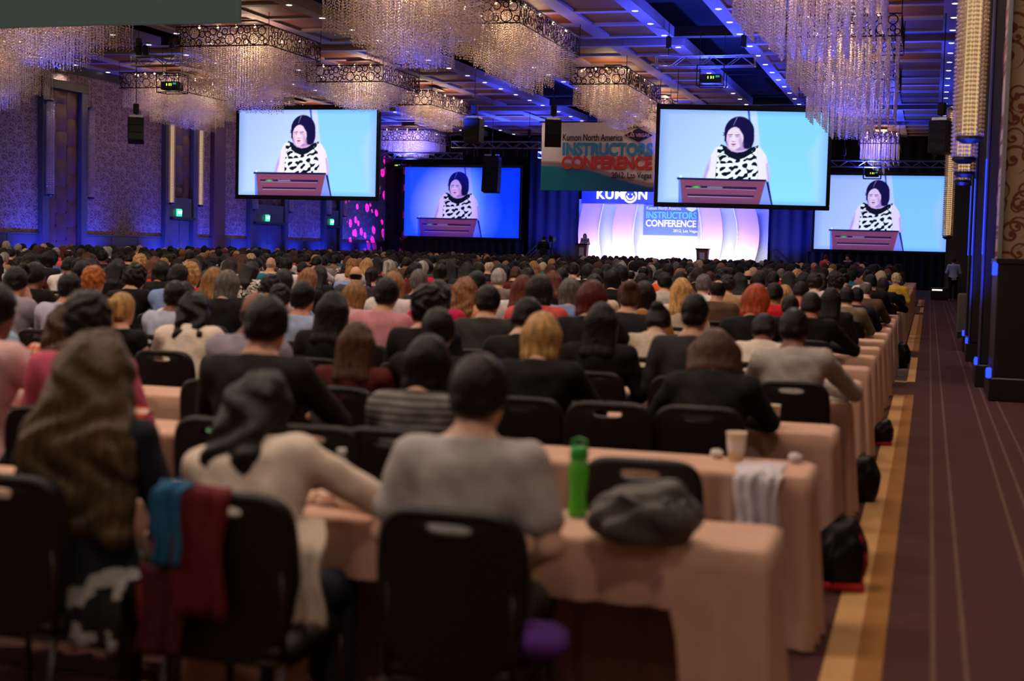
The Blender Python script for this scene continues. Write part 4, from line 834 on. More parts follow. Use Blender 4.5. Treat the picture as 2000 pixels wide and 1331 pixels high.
BODY = {k: make_body(j) for k, j in POSES.items()}; BODY.update({k: make_body(j, .012, True) for k, j in STAND.items()})
_tops = {}; TROU = {k: make_trousers(j) for k, j in (('desk', POSES['desk']),)}
TROU.update({k: make_trousers(j, .014, True) for k, j in STAND.items()})
def top_mesh(pose, sleeve):
    k = (pose, sleeve)
    if k not in _tops: _tops[k] = make_top(POSES.get(pose) or STAND[pose], sleeve, .012, pose in STAND, sleeve != 'none')
    return _tops[k]
SKIN = [lin(206,158,130), lin(186,132,104), lin(150,100,74), lin(214,172,146), lin(120,76,56), lin(196,146,118)]
HC = dict(black=lin(9,7,7), charcoal=lin(26,22,20), dkbrown=lin(28,17,13), brown=lin(70,42,30), ltbrown=lin(130,88,60), blonde=lin(170,130,80), dkblonde=lin(136,98,58), blondelong=lin(196,152,92), blondewhite=lin(184,162,132), ginger=lin(160,88,36), orange=lin(160,66,26), auburn=lin(88,40,26), darkred=lin(76,18,20), olive=lin(84,66,44), grey=lin(150,143,138), greydark=lin(92,86,86), ash=lin(86,80,76))
TC = dict(navy=(lin(20,22,36), 'navy'), cream=(lin(230,212,194), 'cream'), grey=(lin(178,172,170), 'grey'), palepink=(lin(216,178,176), 'pale pink'), pink=(lin(196,86,112), 'pink'), blackbrown=(lin(26,20,20), 'dark brown'), stripegrey=(lin(128,122,118), 'grey striped'), plaidorange=(lin(212,84,44), 'orange checked'), lavgrey=(lin(146,138,152), 'lavender grey'), darkred=(lin(84,22,22), 'dark red'), black=(lin(12,11,13), 'black'), hoodie=(lin(172,162,156), 'light grey hooded'), paleblue=(lin(158,176,208), 'pale blue'), creamwhite=(lin(206,186,164), 'cream white'), offwhite=(lin(222,204,192), 'off-white'), charcoalsuit=(lin(50,47,46), 'charcoal'), white=(lin(218,210,210), 'white'), palebluelan=(lin(176,182,208), 'pale blue, red lanyard,'), palelav=(lin(184,178,204), 'pale lavender'), pinkstripe=(lin(188,116,128), 'pink striped'), magenta=(lin(200,24,84), 'magenta'), blueshirt=(lin(132,156,206), 'light blue'), navywhite=(lin(34,34,44), 'navy'), gold=(lin(186,122,56), 'gold'), brown=(lin(92,66,52), 'brown'), red=(lin(200,28,44), 'red'), khaki=(lin(120,106,84), 'khaki'), peach=(lin(222,158,120), 'peach'), taupe=(lin(120,104,100), 'taupe'), coral=(lin(206,84,84), 'coral'), redorange=(lin(206,66,36), 'red-orange'), denim=(lin(66,96,140), 'denim blue'), print=(lin(206,196,190), 'black and white printed'), darkgrey=(lin(58,56,62), 'dark grey'), olive=(lin(140,116,56), 'olive'), tan=(lin(168,134,98), 'tan'), purple=(lin(78,48,76), 'purple'), yellow=(lin(214,172,60), 'yellow'), plaidbrown=(lin(140,112,86), 'brown checked'), charcoal2=(lin(30,29,33), 'charcoal'), teal=(lin(30,110,130), 'teal'), orange=(lin(232,96,30), 'orange'))
PATT = {'stripegrey', 'plaidorange', 'pinkstripe', 'plaidbrown', 'print'}
TROUC = [lin(26,24,30), lin(34,36,52), lin(60,54,48), lin(20,20,22)]
def hair_matrix(J): return Matrix([[*J['Hm'][r], J['head'][r]] for r in range(3)]+[[0, 0, 0, 1]])
def person(loc, rz, s, pose, hair, hc, tc, sleeve, skin, label, group, trou=None, lanyard=False):
    J = POSES.get(pose) or STAND[pose]
    b = obj('person', BODY[pose], M['skin'], None, loc, rz, s, skin); tag(b, label, 'person', group)
    obj('top', top_mesh(pose, sleeve), M[tc] if tc in PATT else M['cloth'], b, color=TC[tc][0])
    obj('trousers', TROU[pose if pose in STAND else 'desk'], M['cloth'], b, color=trou or TROUC[int(abs(loc[0]*7+loc[1]*3)) % 4])
    ho = obj('hair', HAIR[hair], M['hair'], b, color=HC[hc]); ho.matrix_local = hair_matrix(J)
    if lanyard:
        nb, T = J['nb'], J['T']; pts = [tuple(nb+T@np.array([.082*math.cos(a), .082*math.sin(a), .008-.03*max(0, math.sin(a))])) for a in [2*math.pi*k/20 for k in range(20)]]
        obj('lanyard', MB().tube(pts, .008, 5, True).mesh('lanyard', True), M['red'], b)
    return b
ROWS = [4.45, 6.05, 7.54, 9.2, 10.6, 12.0, 13.45, 14.8, 16.2]
while len(ROWS) < 44: ROWS.append(round(ROWS[-1]+1.46, 2))
SEATED = [
(0,-2.65,1.34,'wavybig','olive','navy','long','upright'),
(0,-2.14,1.23,'wavy','charcoal','cream','long','leanr'),
(0,-1.34,1.33,'short','dkbrown','grey','short','lapped'),
(1,-4.35,1.43,'short','black','palepink','long','desk'),
(1,-3.72,1.41,'curlyshort','charcoal','pink','long','upright'),
(1,-2.87,1.42,'short','black','blackbrown','long','desk'),
(1,-2.10,1.27,'bob','black','stripegrey','long','desk'),
(2,-5.40,1.37,'short','black','paleblue','long','desk'),
(2,-4.89,1.27,'wavy','brown','plaidorange','long','desk'),
(5,-6.62,1.27,'bob','black','white','short','desk'),
(2,-3.67,1.40,'bald','black','lavgrey','long','desk'),
(2,-2.99,1.24,'long','brown','darkred','long','upright'),
(2,-2.56,1.33,'short','black','black','long','desk'),
(2,-1.97,1.32,'bob','blonde','black','long','desk'),
(2,-1.06,1.25,'bobbig','brown','black','long','low'),
(3,-5.49,1.28,'pony','blonde','black','none','desk'),
(3,-4.98,1.30,'wavy','black','cream','short','chin'),
(3,-3.86,1.34,'long','black','black','long','upright'),
(3,-3.19,1.39,'curly','black','black','long','upright'),
(3,-2.56,1.34,'short','black','black','long','desk'),
(3,-2.00,1.33,'long','black','black','long','upright'),
(3,-1.40,1.42,'crop','black','charcoalsuit','long','desk'),
(3,-0.78,1.33,'short','black','hoodie','long','desk'),
(4,-7.51,1.40,'short','black','lavgrey','long','chin'),
(4,-6.89,1.37,'short','black','palelav','long','desk'),
(4,-5.92,1.33,'short','black','palebluelan','long','desk'),
(4,-4.74,1.36,'short','black','paleblue','long','desk'),
(4,-4.08,1.41,'short','black','pinkstripe','long','desk'),
(4,-3.22,1.38,'short','black','charcoalsuit','long','desk'),
(4,-2.43,1.43,'bob','darkred','black','long','desk'),
(4,-1.97,1.26,'bun','black','creamwhite','long','low'),
(4,-1.15,1.23,'short','black','offwhite','long','low'),
(5,-8.26,1.41,'pony','black','black','long','desk'),
(5,-7.52,1.39,'curlyshort','ginger','black','long','upright'),
(5,-6.17,1.39,'bob','ash','black','long','desk'),
(5,-5.60,1.28,'curlyshort','black','paleblue','long','desk'),
(5,-4.93,1.33,'bob','dkblonde','palepink','long','desk'),
(5,-4.11,1.37,'long','black','magenta','long','desk'),
(5,-3.21,1.44,'bob','dkbrown','coral','long','desk'),
(5,-2.43,1.41,'bun','brown','navywhite','long','desk'),
(5,-1.38,1.41,'bob','orange','black','long','desk'),
(6,-1.03,1.33,'short','dkbrown','black','long','desk'),
(6,-8.05,1.38,'curly','black','black','long','desk'),
(6,-7.54,1.41,'short','black','blueshirt','long','desk'),
(6,-7.04,1.39,'long','dkblonde','khaki','long','upright'),
(6,-6.44,1.33,'curlyshort','black','white','long','desk'),
(6,-5.10,1.40,'bob','dkblonde','white','long','desk'),
(6,-4.32,1.37,'wavy','ltbrown','peach','long','upright'),
(6,-3.30,1.39,'bob','ash','blueshirt','long','desk'),
(6,-2.55,1.38,'bob','dkbrown','gold','long','desk'),
(6,-1.55,1.30,'short','dkbrown','hoodie','long','desk'),
(8,-1.02,1.32,'long','black','blackbrown','long','upright'),
(7,-9.45,1.39,'bob','black','black','long','desk'),
(7,-8.11,1.39,'curly','blonde','red','long','desk'),
(7,-6.96,1.36,'bob','charcoal','blueshirt','long','desk'),
(7,-5.29,1.41,'short','greydark','charcoalsuit','long','desk'),
(7,-4.67,1.41,'short','black','paleblue','long','desk'),
(7,-4.13,1.38,'long','auburn','white','long','upright'),
(7,-2.42,1.40,'long','blondelong','cream','long','upright'),
(7,-1.35,1.26,'short','black','black','long','desk'),
(9,-0.93,1.30,'short','black','khaki','long','desk'),
(8,-9.95,1.40,'long','black','black','long','desk'),
(8,-7.31,1.36,'long','ltbrown','black','long','desk'),
(8,-2.28,1.38,'balding','black','brown','long','desk'),
(8,-1.66,1.35,'short','black','red','long','desk'),
(10,-0.88,1.27,'short','black','navy','long','desk'),
(9,-11.64,1.39,'short','black','white','long','desk'),
(9,-8.82,1.40,'long','dkbrown','print','long','desk'),
(9,-7.80,1.37,'long','charcoal','black','long','desk'),
(9,-7.26,1.39,'bald','black','darkgrey','long','desk'),
(9,-5.30,1.40,'short','grey','taupe','long','desk'),
(9,-4.56,1.39,'long','auburn','black','long','desk'),
(9,-2.67,1.40,'short','greydark','white','long','desk'),
(9,-1.66,1.30,'bob','blonde','cream','long','desk'),
(11,-0.84,1.33,'balding','greydark','brown','long','desk'),
(10,-13.32,1.41,'short','dkbrown','darkred','long','desk'),
(10,-11.10,1.40,'long','auburn','redorange','long','desk'),
(10,-6.55,1.42,'pony','black','brown','long','desk'),
(10,-4.09,1.42,'bob','black','black','long','desk'),
(10,-3.39,1.39,'short','black','grey','long','desk'),
(10,-2.55,1.37,'curlyshort','dkbrown','tan','long','desk'),
(11,-12.23,1.40,'curly','blonde','redorange','long','desk'),
(11,-7.53,1.41,'bob','black','darkred','long','desk'),
(11,-4.66,1.40,'short','black','olive','long','desk'),
(11,-2.59,1.39,'long','black','black','long','desk'),
(11,-1.52,1.41,'curlyshort','dkbrown','white','long','desk'),
(12,-14.91,1.41,'curly','black','denim','long','desk'),
(12,-11.97,1.40,'long','black','teal','long','desk'),
(12,-10.29,1.41,'short','black','white','long','desk'),
(12,-7.16,1.41,'long','black','charcoal2','long','desk'),
(12,-2.51,1.37,'bob','black','olive','long','desk'),
(12,-1.80,1.40,'bobbig','black','black','long','desk'),
(12,-1.32,1.40,'curly','dkbrown','creamwhite','long','desk'),
(14,-0.74,1.32,'bob','dkbrown','black','long','desk'),
(13,-11.29,1.41,'bald','grey','creamwhite','short','desk'),
(13,-9.78,1.40,'curlyshort','dkblonde','white','long','desk'),
(13,-9.01,1.40,'balding','greydark','navy','long','desk'),
(13,-7.91,1.41,'long','black','black','long','desk'),
(13,-2.41,1.39,'short','black','creamwhite','long','desk'),
(13,-0.86,1.39,'short','black','black','long','desk'),
(14,-15.10,1.40,'short','black','black','long','desk'),
(14,-10.10,1.41,'long','blonde','black','long','desk'),
(14,-7.91,1.39,'bob','dkbrown','navy','long','desk'),
(14,-7.02,1.40,'curly','black','magenta','long','desk'),
(14,-2.99,1.40,'bald','black','black','long','desk'),
(14,-2.29,1.38,'long','dkbrown','purple','long','desk'),
(15,-18.87,1.40,'short','black','black','long','desk'),
(15,-9.45,1.41,'long','dkbrown','black','long','desk'),
(15,-8.17,1.40,'balding','blondewhite','black','long','desk'),
(15,-6.17,1.41,'short','black','tan','long','desk'),
(16,-13.97,1.40,'curlyshort','blondewhite','palepink','long','desk'),
(16,-12.24,1.40,'short','black','lavgrey','long','desk'),
(16,-8.42,1.39,'bob','auburn','black','long','desk'),
(17,-10.97,1.41,'short','dkbrown','brown','long','desk'),
(17,-7.39,1.40,'curlyshort','black','teal','long','desk'),
(18,-20.33,1.41,'curlyshort','dkbrown','coral','long','desk'),
(18,-13.28,1.40,'short','black','khaki','long','desk'),
(18,-5.45,1.41,'bob','dkbrown','navy','long','desk'),
(18,-0.66,1.34,'curlyshort','blondewhite','yellow','long','desk'),
(19,-14.65,1.40,'short','dkbrown','plaidbrown','long','desk'),
(20,-24.23,1.51,'curlyshort','grey','black','long','desk'),
(20,-21.41,1.45,'bob','dkbrown','print','long','desk'),
(20,-17.28,1.41,'pony','blonde','print','long','desk'),
(20,-9.12,1.40,'short','black','black','long','desk'),
(20,-7.07,1.40,'bob','grey','white','long','desk'),
(20,-0.85,1.30,'short','black','denim','long','low'),
(21,-24.06,1.45,'bob','blonde','creamwhite','long','desk'),
(21,-21.62,1.43,'bob','dkbrown','tan','long','desk'),
(21,-12.37,1.43,'short','black','grey','long','desk'),
]
rg = random.Random(4); byrow = {}
for k, x, zt, h, hc, tc, sl, po in SEATED: byrow.setdefault(k, []).append((x, zt, h, hc, tc, sl, po))
HP = ['short']*7+['bob']*5+['long']*5+['curlyshort']*2+['curly', 'pony', 'bun', 'wavy', 'wavy', 'balding', 'crop', 'bobbig']
HCP = ['black']*22+['dkbrown']*6+['charcoal']*3+['brown']*3+['ltbrown', 'auburn', 'blonde', 'dkblonde', 'grey', 'greydark', 'blondewhite']
TCP = ['black']*8+['navy', 'charcoal2', 'darkgrey', 'blackbrown', 'white', 'white', 'creamwhite', 'paleblue', 'blueshirt', 'grey', 'lavgrey', 'red', 'coral', 'magenta', 'khaki', 'tan', 'brown', 'purple', 'teal', 'darkred', 'print', 'taupe', 'orange', 'pinkstripe', 'denim']
fill = []
for k in range(7, 44):
    y = ROWS[k]; xm = max(-30.2, -.745*y-.6); x = (-1.5 if k < 14 else -.92)-rg.uniform(0, .3)
    if y > 58: xm = max(xm, -28)
    while x > xm:
        px = x; x -= rg.uniform(.56, .70)
        if y > 56 and px > -2.5: continue
        if any(abs(px-q[0]) < .47 for q in byrow.get(k, [])): continue
        if rg.random() < (.22 if k < 10 else .13): continue
        # leave the sight lines to the listed people open
        if k < 12 and any(abs(px/y-q[0]/ROWS[k2]) < .5/y and q[1] < 1.48 for k2 in range(k+1, k+3) for q in byrow.get(k2, [])) and rg.random() < .75: continue
        hs = rg.choice(HP); fill.append((k, px, rg.uniform(1.27, 1.43), hs, rg.choice(HCP), rg.choice(TCP), 'long' if rg.random() < .8 else 'short', 'desk'))
N_SPEC = len(SEATED); N_IND = 300-N_SPEC
ind = SEATED+fill[:N_IND]; far = fill[N_IND:]
ind.sort(key=lambda t: (t[0], -t[1])); SEAT_OF = []; cnt_ = {}
base_top = {p: float(POSES[p]['head'][2])+.12 for p in POSES}
for k, x, zt, h, hc, tc, sl, po in ind:
    cnt_[k] = cnt_.get(k, 0)+1
    if po == 'desk' and k > 1: po = rg.choice(('desk', 'desk', 'desk2', 'desk3', 'upright'))
    s = min(1.12, max(.88, zt/base_top[po])); y = ROWS[k]-.36
    sk = SKIN[rg.randrange(6)] if hc in ('black', 'charcoal', 'dkbrown') else SKIN[rg.choice((0, 3, 5))]
    hx = float(POSES[po]['head'][0])*s
    person((x-hx, y, 0), rg.uniform(-.12, .12) if k > 0 else 0, s, po, h, hc, tc, sl, sk, 'seated person in %s top, %s table row, %s from aisle' % (TC[tc][1], ORD[k], ORD[cnt_[k]-1]), 'seated audience', lanyard=(tc == 'palebluelan' or (rg.random() < .22 and k > 1)))
    SEAT_OF.append((k, x-hx, cnt_[k]))
# ---- the far rows: one mass of people
def coarse(hair, J, h=.045):
    parts = []
    f = Field((-.36, -.3, .6), (.36, .5, 1.5), h); torso(f, J, .012); arms_(f, J, .012, 'short'); parts.append((*f.mesh(), 2))
    f = Field((-.2, -.25, .95), (.2, .3, 1.5), h*.72); head(f, J); parts.append((*f.mesh(), 0))
    me = HAIR[hair]; 
    f2 = make_hair_coarse(hair, J); parts.append((*f2, 1)); return parts
def make_hair_coarse(kind, J):
    m = make_hair(kind, .028); n = len(m.vertices); V = np.zeros(n*3, np.float32); m.vertices.foreach_get('co', V); V = (V.reshape(-1, 3)*np.array([1.12, 1.12, 1.06]))@J['Hm'].T+J['head']
    F = np.zeros(len(m.polygons)*4, np.int32); m.polygons.foreach_get('vertices', F); bpy.data.meshes.remove(m); return V, F.reshape(-1, 4)
CO = {k: coarse(k, POSES['desk']) for k in ('short', 'bob', 'long', 'curlyshort', 'balding', 'bun')}
MAPH = dict(curly='curlyshort', pony='bun', wavy='long', crop='short', bobbig='bob')
VV, FF, CC = [], [], []; off = 0
for k, x, zt, h, hc, tc, sl, po in far:
    s = zt/base_top['desk']; an = rg.uniform(-.3, .3); R3 = rot('Z', an)*s; cols = (SKIN[rg.randrange(6)], HC[hc], TC[tc][0])
    for V, F, c in CO[MAPH.get(h, h)]:
        VV.append(V@R3.T+np.array([x, ROWS[k]-.36, 0])); FF.append(F+off); off += len(V); CC.append(np.tile(np.array(cols[c]), (len(V), 1)))
me = npmesh('seated_crowd', np.concatenate(VV), np.concatenate(FF)); vcol(me, np.concatenate(CC))
tag(obj('seated_crowd', me, M['crowd']), 'dense mass of distant seated people filling the rows before the stage', 'crowd', kind='stuff')
# ---- people on their feet
person((.95, 59.9, 0), .15, 1.0, 'back', 'short', 'black', 'paleblue', 'long', SKIN[1], 'standing person in grey-blue shirt and dark trousers at the end of the aisle', 'people standing', lin(16,16,18))
person((-4.35, 62.9, 0), -.6, 1.0, 'back', 'short', 'brown', 'coral', 'long', SKIN[0], 'standing person in coral top among the far rows', 'people standing')
person((-3.3, 62.6, 0), 2.6, 1.03, 'bend', 'short', 'black', 'navy', 'long', SKIN[5], 'standing person in dark suit leaning over the far right rows', 'people standing')
person((-16.85, 62.5, .55), 0, 1.0, 'back', 'short', 'black', 'black', 'long', SKIN[1], 'standing camera operator in black beside the steps left of the stage', 'people standing')
person((-17.95, 75.25, .95), math.pi, .93, 'back', 'bob', 'black', 'print', 'none', SKIN[3], 'speaker in black and white dress standing behind the lectern', 'people standing')
obj_c = tag(empty('camera_riser', (-16.85, 62.5, 0)), 'small black riser under the camera operator', 'riser'); obj('deck', MB().rbox(-.8, .8, -.6, 1.2, .45, .55, .01), M['black'], obj_c)
for sx in (-.7, .7):
    for sy in (-.5, 1.1): obj('leg', MB().box(sx-.03, sx+.03, sy-.03, sy+.03, 0, .45), M['black'], obj_c)
vc = tag(empty('video_camera', (-16.6, 63.1, .55)), 'video camera on a tripod in front of the camera operator', 'camera')
obj('body', MB().rbox(-.1, .1, -.25, .25, 1.45, 1.7, .02), M['black'], vc); obj('lens', MB().tube([(0, .25, 1.57), (0, .5, 1.57)], [.06, .075], 12), M['black'], vc); obj('viewfinder', MB().rbox(-.05, .05, -.38, -.25, 1.66, 1.76, .01), M['black'], vc)
for k in range(3): obj('tripod_leg', MB().tube([(0, 0, 1.42), (.35*math.cos(k*2.1+.5), .35*math.sin(k*2.1+.5), .01)], .018, 6), M['black'], vc)
# ================================================================= chairs
def backrest_mesh():
    n = 56; out = []; inn = []
    def outline(t):                              # shield outline: wide round-shouldered top, narrowing to the seat
        a = 2*math.pi*t; ca, sa = math.cos(a), math.sin(a); p = 5.0
        x = math.copysign(abs(ca)**(2/p), ca); z = math.copysign(abs(sa)**(2/p), sa); w_ = .232+.0*z; taper = 1-.26*max(0, -z)**1.2 if z < 0 else 1-.02*z
        return x*w_*taper, .665+z*.265
    for k in range(n):
        x, z = outline(k/n); out.append((x, z)); a = 2*math.pi*k/n; inn.append((.075*math.copysign(abs(math.cos(a))**.6, math.cos(a)), .872+.017*math.copysign(abs(math.sin(a))**.8, math.sin(a))))
    m = MB(); v = []; cv = lambda x, z: -.03*math.cos(x*5)+.03
    for y, ins in ((-.024, .014), (-.010, 0), (.02, 0), (.03, .012)):
        v += [(x*(1-ins/.23), y-.10*(z-.45)*.9-.03*(x/.23)**2*-1, z-ins*math.copysign(1, z-.665)) for x, z in out]
    for y in (-.022, .03): v += [(x, y-.10*(z-.45)*.9, z) for x, z in inn]
    f = []
    for r in range(3): f += [(r*n+k, r*n+(k+1)%n, (r+1)*n+(k+1)%n, (r+1)*n+k) for k in range(n)]
    f += [(k, 4*n+k, 4*n+(k+1)%n, (k+1)%n) for k in range(n)]; f += [(3*n+(k+1)%n, 5*n+(k+1)%n, 5*n+k, 3*n+k) for k in range(n)]; f += [(4*n+k, 5*n+k, 5*n+(k+1)%n, 4*n+(k+1)%n) for k in range(n)]
    me = m.add(v, f).mesh('backrest', False)
    for p in me.polygons: p.use_smooth = p.index < 3*n
    return me
def seat_mesh(): return MB().rbox(-.215, .215, -.2, .24, .40, .475, .028).mesh('seat', True)
BK, ST = backrest_mesh(), seat_mesh()
LEGS = []
for sx in (-1, 1):
    LEGS.append(MB().tube([(sx*.2, .22, .41), (sx*.215, .26, .02)], [.014, .011], 8).mesh('leg', True)); LEGS.append(MB().tube([(sx*.195, -.2, .41), (sx*.2, -.26, .02)], [.014, .011], 8).mesh('leg', True))
GL = MB().lathe([(.012, 0), (.018, .004), (.016, .03), (.013, .05)], 10).mesh('glide', True)
FRS = [MB().tube([(s*.19, -.19, .40), (s*.19, -.19, .55), (s*.19, -.2, .70)], .013, 8).mesh('back_upright', True) for s in (-1, 1)]
RIM = MB().tube([(-.2, -.19, .405), (.2, -.19, .405), (.2, .23, .405), (-.2, .23, .405)], .013, 6, True).mesh('seat_frame')
one = MB()
for mm in (BK, ST, *LEGS, *FRS): one.add([v.co for v in mm.vertices], [tuple(p.vertices) for p in mm.polygons])
ONE = one.mesh('banquet_chair', True)
def chair(x, y, rz, label, full=True):
    if not full: return tag(obj('banquet_chair', ONE, M['vinyl'], None, (x, y, 0), rz), label, 'chair', 'banquet chairs')
    t = empty('banquet_chair', (x, y, 0), rz); obj('backrest', BK, M['vinyl'], t, (0, -.19, 0)); obj('seat', ST, M['vinyl'], t)
    for i, lm in enumerate(LEGS):
        l_ = obj('leg', lm, M['chairframe'], t); sx = -1 if i < 2 else 1; obj('glide', GL, M['brass'], l_, (sx*(.215 if i % 2 == 0 else .2), .26 if i % 2 == 0 else -.26, 0))
    
    for q in FRS: obj('back_upright', q, M['chairframe'], t)
    obj('seat_frame', RIM, M['chairframe'], t)
    return tag(t, label, 'chair', 'banquet chairs')
nch = {}
SHIFT = {(0, 1): -1.29, (0, 2): -2.01, (0, 3): -2.80}
for k, x, n in SEAT_OF:
    nch[k] = nch.get(k, 0)+1; x = SHIFT.get((k, n), x)
    chair(x, ROWS[k]-.40, 0, 'occupied dark banquet chair at the %s table row, %s occupied seat from the aisle' % (ORD[k], ORD[n-1]), k < 8)
EMPTY = ((1, -.985, 5.28, .04, 'empty dark banquet chair behind the green bottle and grey bag'), (0, -3.55, 4.05, 0, 'empty dark banquet chair at the left end of the first table row'), (3, -4.45, 8.75, .05, 'empty dark banquet chair behind the tall water bottle'), (2, -3.35, 7.1, -.05, 'empty dark banquet chair left of the dark red top'), (2, -1.5, 7.1, 0, 'empty dark banquet chair at the third table row beside the black top'), (4, -5.35, 10.15, 0, 'empty dark banquet chair at the fifth table row left of the pale blue shirt'), (5, -2.9, 11.55, 0, 'empty dark banquet chair at the sixth table row in mid hall'), (1, -2.45, 5.6, .1, 'empty dark banquet chair left of the grey striped top'), (6, -1.9, 13.0, 0, 'empty dark banquet chair at the seventh table row near the aisle'))
for k, x, y, rz, lb in EMPTY: chair(x, y, rz, lb)
# ================================================================= tables with floor-length linen
def linen_mesh(ln=1.83, dp=.46, ht=.75):
    cr = .035; pts = []                          # rounded-rectangle perimeter, anticlockwise from the near-left corner
    def arc(cx, cy, a0): return [(cx+cr*math.cos(a0+math.pi/2*q/4), cy+cr*math.sin(a0+math.pi/2*q/4)) for q in range(5)]
    hx, hy = ln/2-cr, dp/2-cr
    def line(a, b, n): return [(a[0]+(b[0]-a[0])*q/n, a[1]+(b[1]-a[1])*q/n) for q in range(1, n)]
    c = [arc(-hx, -hy, math.pi), arc(hx, -hy, 1.5*math.pi), arc(hx, hy, 0), arc(-hx, hy, .5*math.pi)]; nn = (90, 24, 60, 24)
    for i in range(4): pts += c[i]+line(c[i][-1], c[(i+1) % 4][0], nn[i])
    n = len(pts); V = []; F = []; s = 0; lv = 11
    top = [(x*.97, y*.94, ht) for x, y in pts]; V += top
    per = [0]
    for i in range(1, n): per.append(per[-1]+math.dist(pts[i], pts[i-1]))
    for j in range(lv):
        d = j/(lv-1)
        for i, (x, y) in enumerate(pts):
            near = y < -hy+.002 and abs(x) < hx+.001
            u = max(0, 1-abs(x)/(hx-.22)) if near else 0; hem = .012+(.53*min(1, u*14)**.6 if u > 0 else 0)
            z = ht-.012-(ht-.012-hem)*d; nx_, ny_ = (x-(max(-hx, min(hx, x)))), (y-(max(-hy, min(hy, y)))); q = math.hypot(nx_, ny_) or 1
            am = (.004+.030*d)*(1 if not near else .35); w_ = am*(math.sin(per[i]*42)+.5*math.sin(per[i]*71+1))+.02*d*(0 if near else 1)
            V.append((x+nx_/q*w_, y+ny_/q*w_, z))
    F.append(tuple(range(n)))
    for j in range(lv):
        F += [(j*n+i, j*n+n+i, j*n+n+(i+1) % n, j*n+(i+1) % n) for i in range(n)]
    me = MB().add(V, F).mesh('tablecloth', False)
    for p in me.polygons: p.use_smooth = len(p.vertices) == 4
    return me
LIN = linen_mesh(); TTOP = MB().rbox(-.9, .9, -.215, .215, .715, .735, .006).mesh('tabletop'); TLEG = MB().tube([(0, -.16, .715), (0, -.16, .02), (0, .16, .02), (0, .16, .715)], .014, 6).mesh('leg')
ntab = 0; lows = []
for k, y in enumerate(ROWS):
    xm = max(-29.7, -.745*y-.8); i = 0; xc = -.44-.915
    while xc+.9 > xm and xc-.93 > -31.5:
        if not (y > 56 and xc > -2.6):
            if ntab < 300:
                t = empty('banquet_table', (xc+rg.uniform(-.006, .006), y+.23+rg.uniform(-.015, .015), 0), rg.uniform(-.004, .004)); obj('tablecloth', LIN, M['linen'], t)
                if k < 3: obj('tabletop', TTOP, M['table'], t); obj('leg', TLEG, M['chairframe'], t, (-.7, 0, 0)); obj('leg', TLEG, M['chairframe'], t, (.7, 0, 0))
                tag(t, 'long narrow table under floor-length beige linen, %s row, %s table from the aisle' % (ORD[k], ORD[i]), 'table', 'linen-covered tables'); ntab += 1
            else: lows.append((xc, y+.23))
        i += 1; xc -= 1.845
if lows:
    m = MB()
    for x, y in lows: m.rbox(x-.915, x+.915, y-.23, y+.23, 0, .75, .02)
    tag(obj('far_tables', m, M['linen']), 'distant beige linen tables between the far rows of people', 'tables', kind='stuff')
# ================================================================= things on and by the tables
TZ = .751
CUPM = MB().lathe([(.027, 0), (.030, .002), (.040, .105), (.042, .11), (.038, .11), (.029, .01), (0, .008)], 20).mesh('cup', True); LIDM = MB().lathe([(.044, .106), (.044, .116), (.036, .122), (.0, .122)], 20).mesh('lid', True)
def cup(x, y, label, lid=False, s=1):
    t = empty('paper_cup', (x, y, TZ)); t.scale = (s,)*3; obj('cup_body', CUPM, M['cup'], t); obj('cup_sleeve', MB().lathe([(.034, .035), (.0385, .075), (.037, .075), (.033, .035)], 20), M['paper'], t)
    if lid: obj('lid', LIDM, M['white'], t)
    return tag(t, label, 'cup', 'paper cups on the tables')
cup(-.80, 6.40, 'paper cup on the second table row beside crumpled tissue', s=1.15); cup(-.78, 7.72, 'paper cup on the third table row near the aisle end', s=1.1); cup(-2.98, 6.18, 'tall white paper cup on the second table row before the dark red top', True, 1.25); cup(-2.95, 7.7, 'white paper cup beside the dark red top on the third table row', True, 1.2); cup(-.98, 13.6, 'paper cup on the seventh table row near the aisle', s=1.15); cup(-1.75, 16.4, 'paper cup on a far table right of the tan top', s=1.1); cup(-.75, 20.8, 'paper cup on a far table near the aisle end')
def crumple(x, y, z, r, mat, label, name='tissue', cat='tissue', sz=(1, 1, .7)):
    f = Field((-r*1.6,)*3, (r*1.6,)*3, r/7); f.ell((0, 0, 0), (r*sz[0], r*sz[1], r*sz[2]), .01); X, Y, Z = f.grid(); f.F += (r*.2*np.sin(X*6/r+2*np.sin(Y*4/r))*np.sin(Y*5/r+Z*7/r)).astype(np.float32)
    V, F = f.mesh(); V[:, 2] -= V[:, 2].min(); return tag(obj(name, npmesh(name, V, F), mat, None, (x, y, z)), label, cat)
crumple(-.89, 6.42, TZ, .028, M['paper'], 'crumpled white tissue beside the paper cup on the second table row'); crumple(-.54, 6.43, TZ, .03, M['paper'], 'crumpled white cloth end at the corner of the second table', 'napkin', 'napkin')
# green sports bottle
gb_ = tag(empty('water_bottle', (-1.14, 4.78, TZ)), 'green translucent sports bottle on the first table beside the grey bag', 'bottle')
obj('bottle_body', MB().lathe([(.0, 0), (.038, .002), (.041, .02), (.036, .06), (.034, .10), (.040, .16), (.041, .22), (.034, .24), (.033, .25)], 24).mesh('b', True), M['green'], gb_); obj('drink', MB().lathe([(0, .006), (.036, .008), (.034, .06), (.032, .10), (.034, .12), (0, .12)], 20), glassy('green_drink', lin(90,150,30), .8), gb_)
obj('cap', MB().lathe([(.036, .245), (.038, .25), (.038, .285), (.03, .30), (.012, .305)], 24), M['greenlid'], gb_); gb_.scale = (.86, .86, .82); obj('carry_loop', MB().tube([(-.03, 0, .29), (-.026, 0, .325), (0, 0, .335), (.026, 0, .325), (.03, 0, .29)], .007, 6), M['greenlid'], gb_)
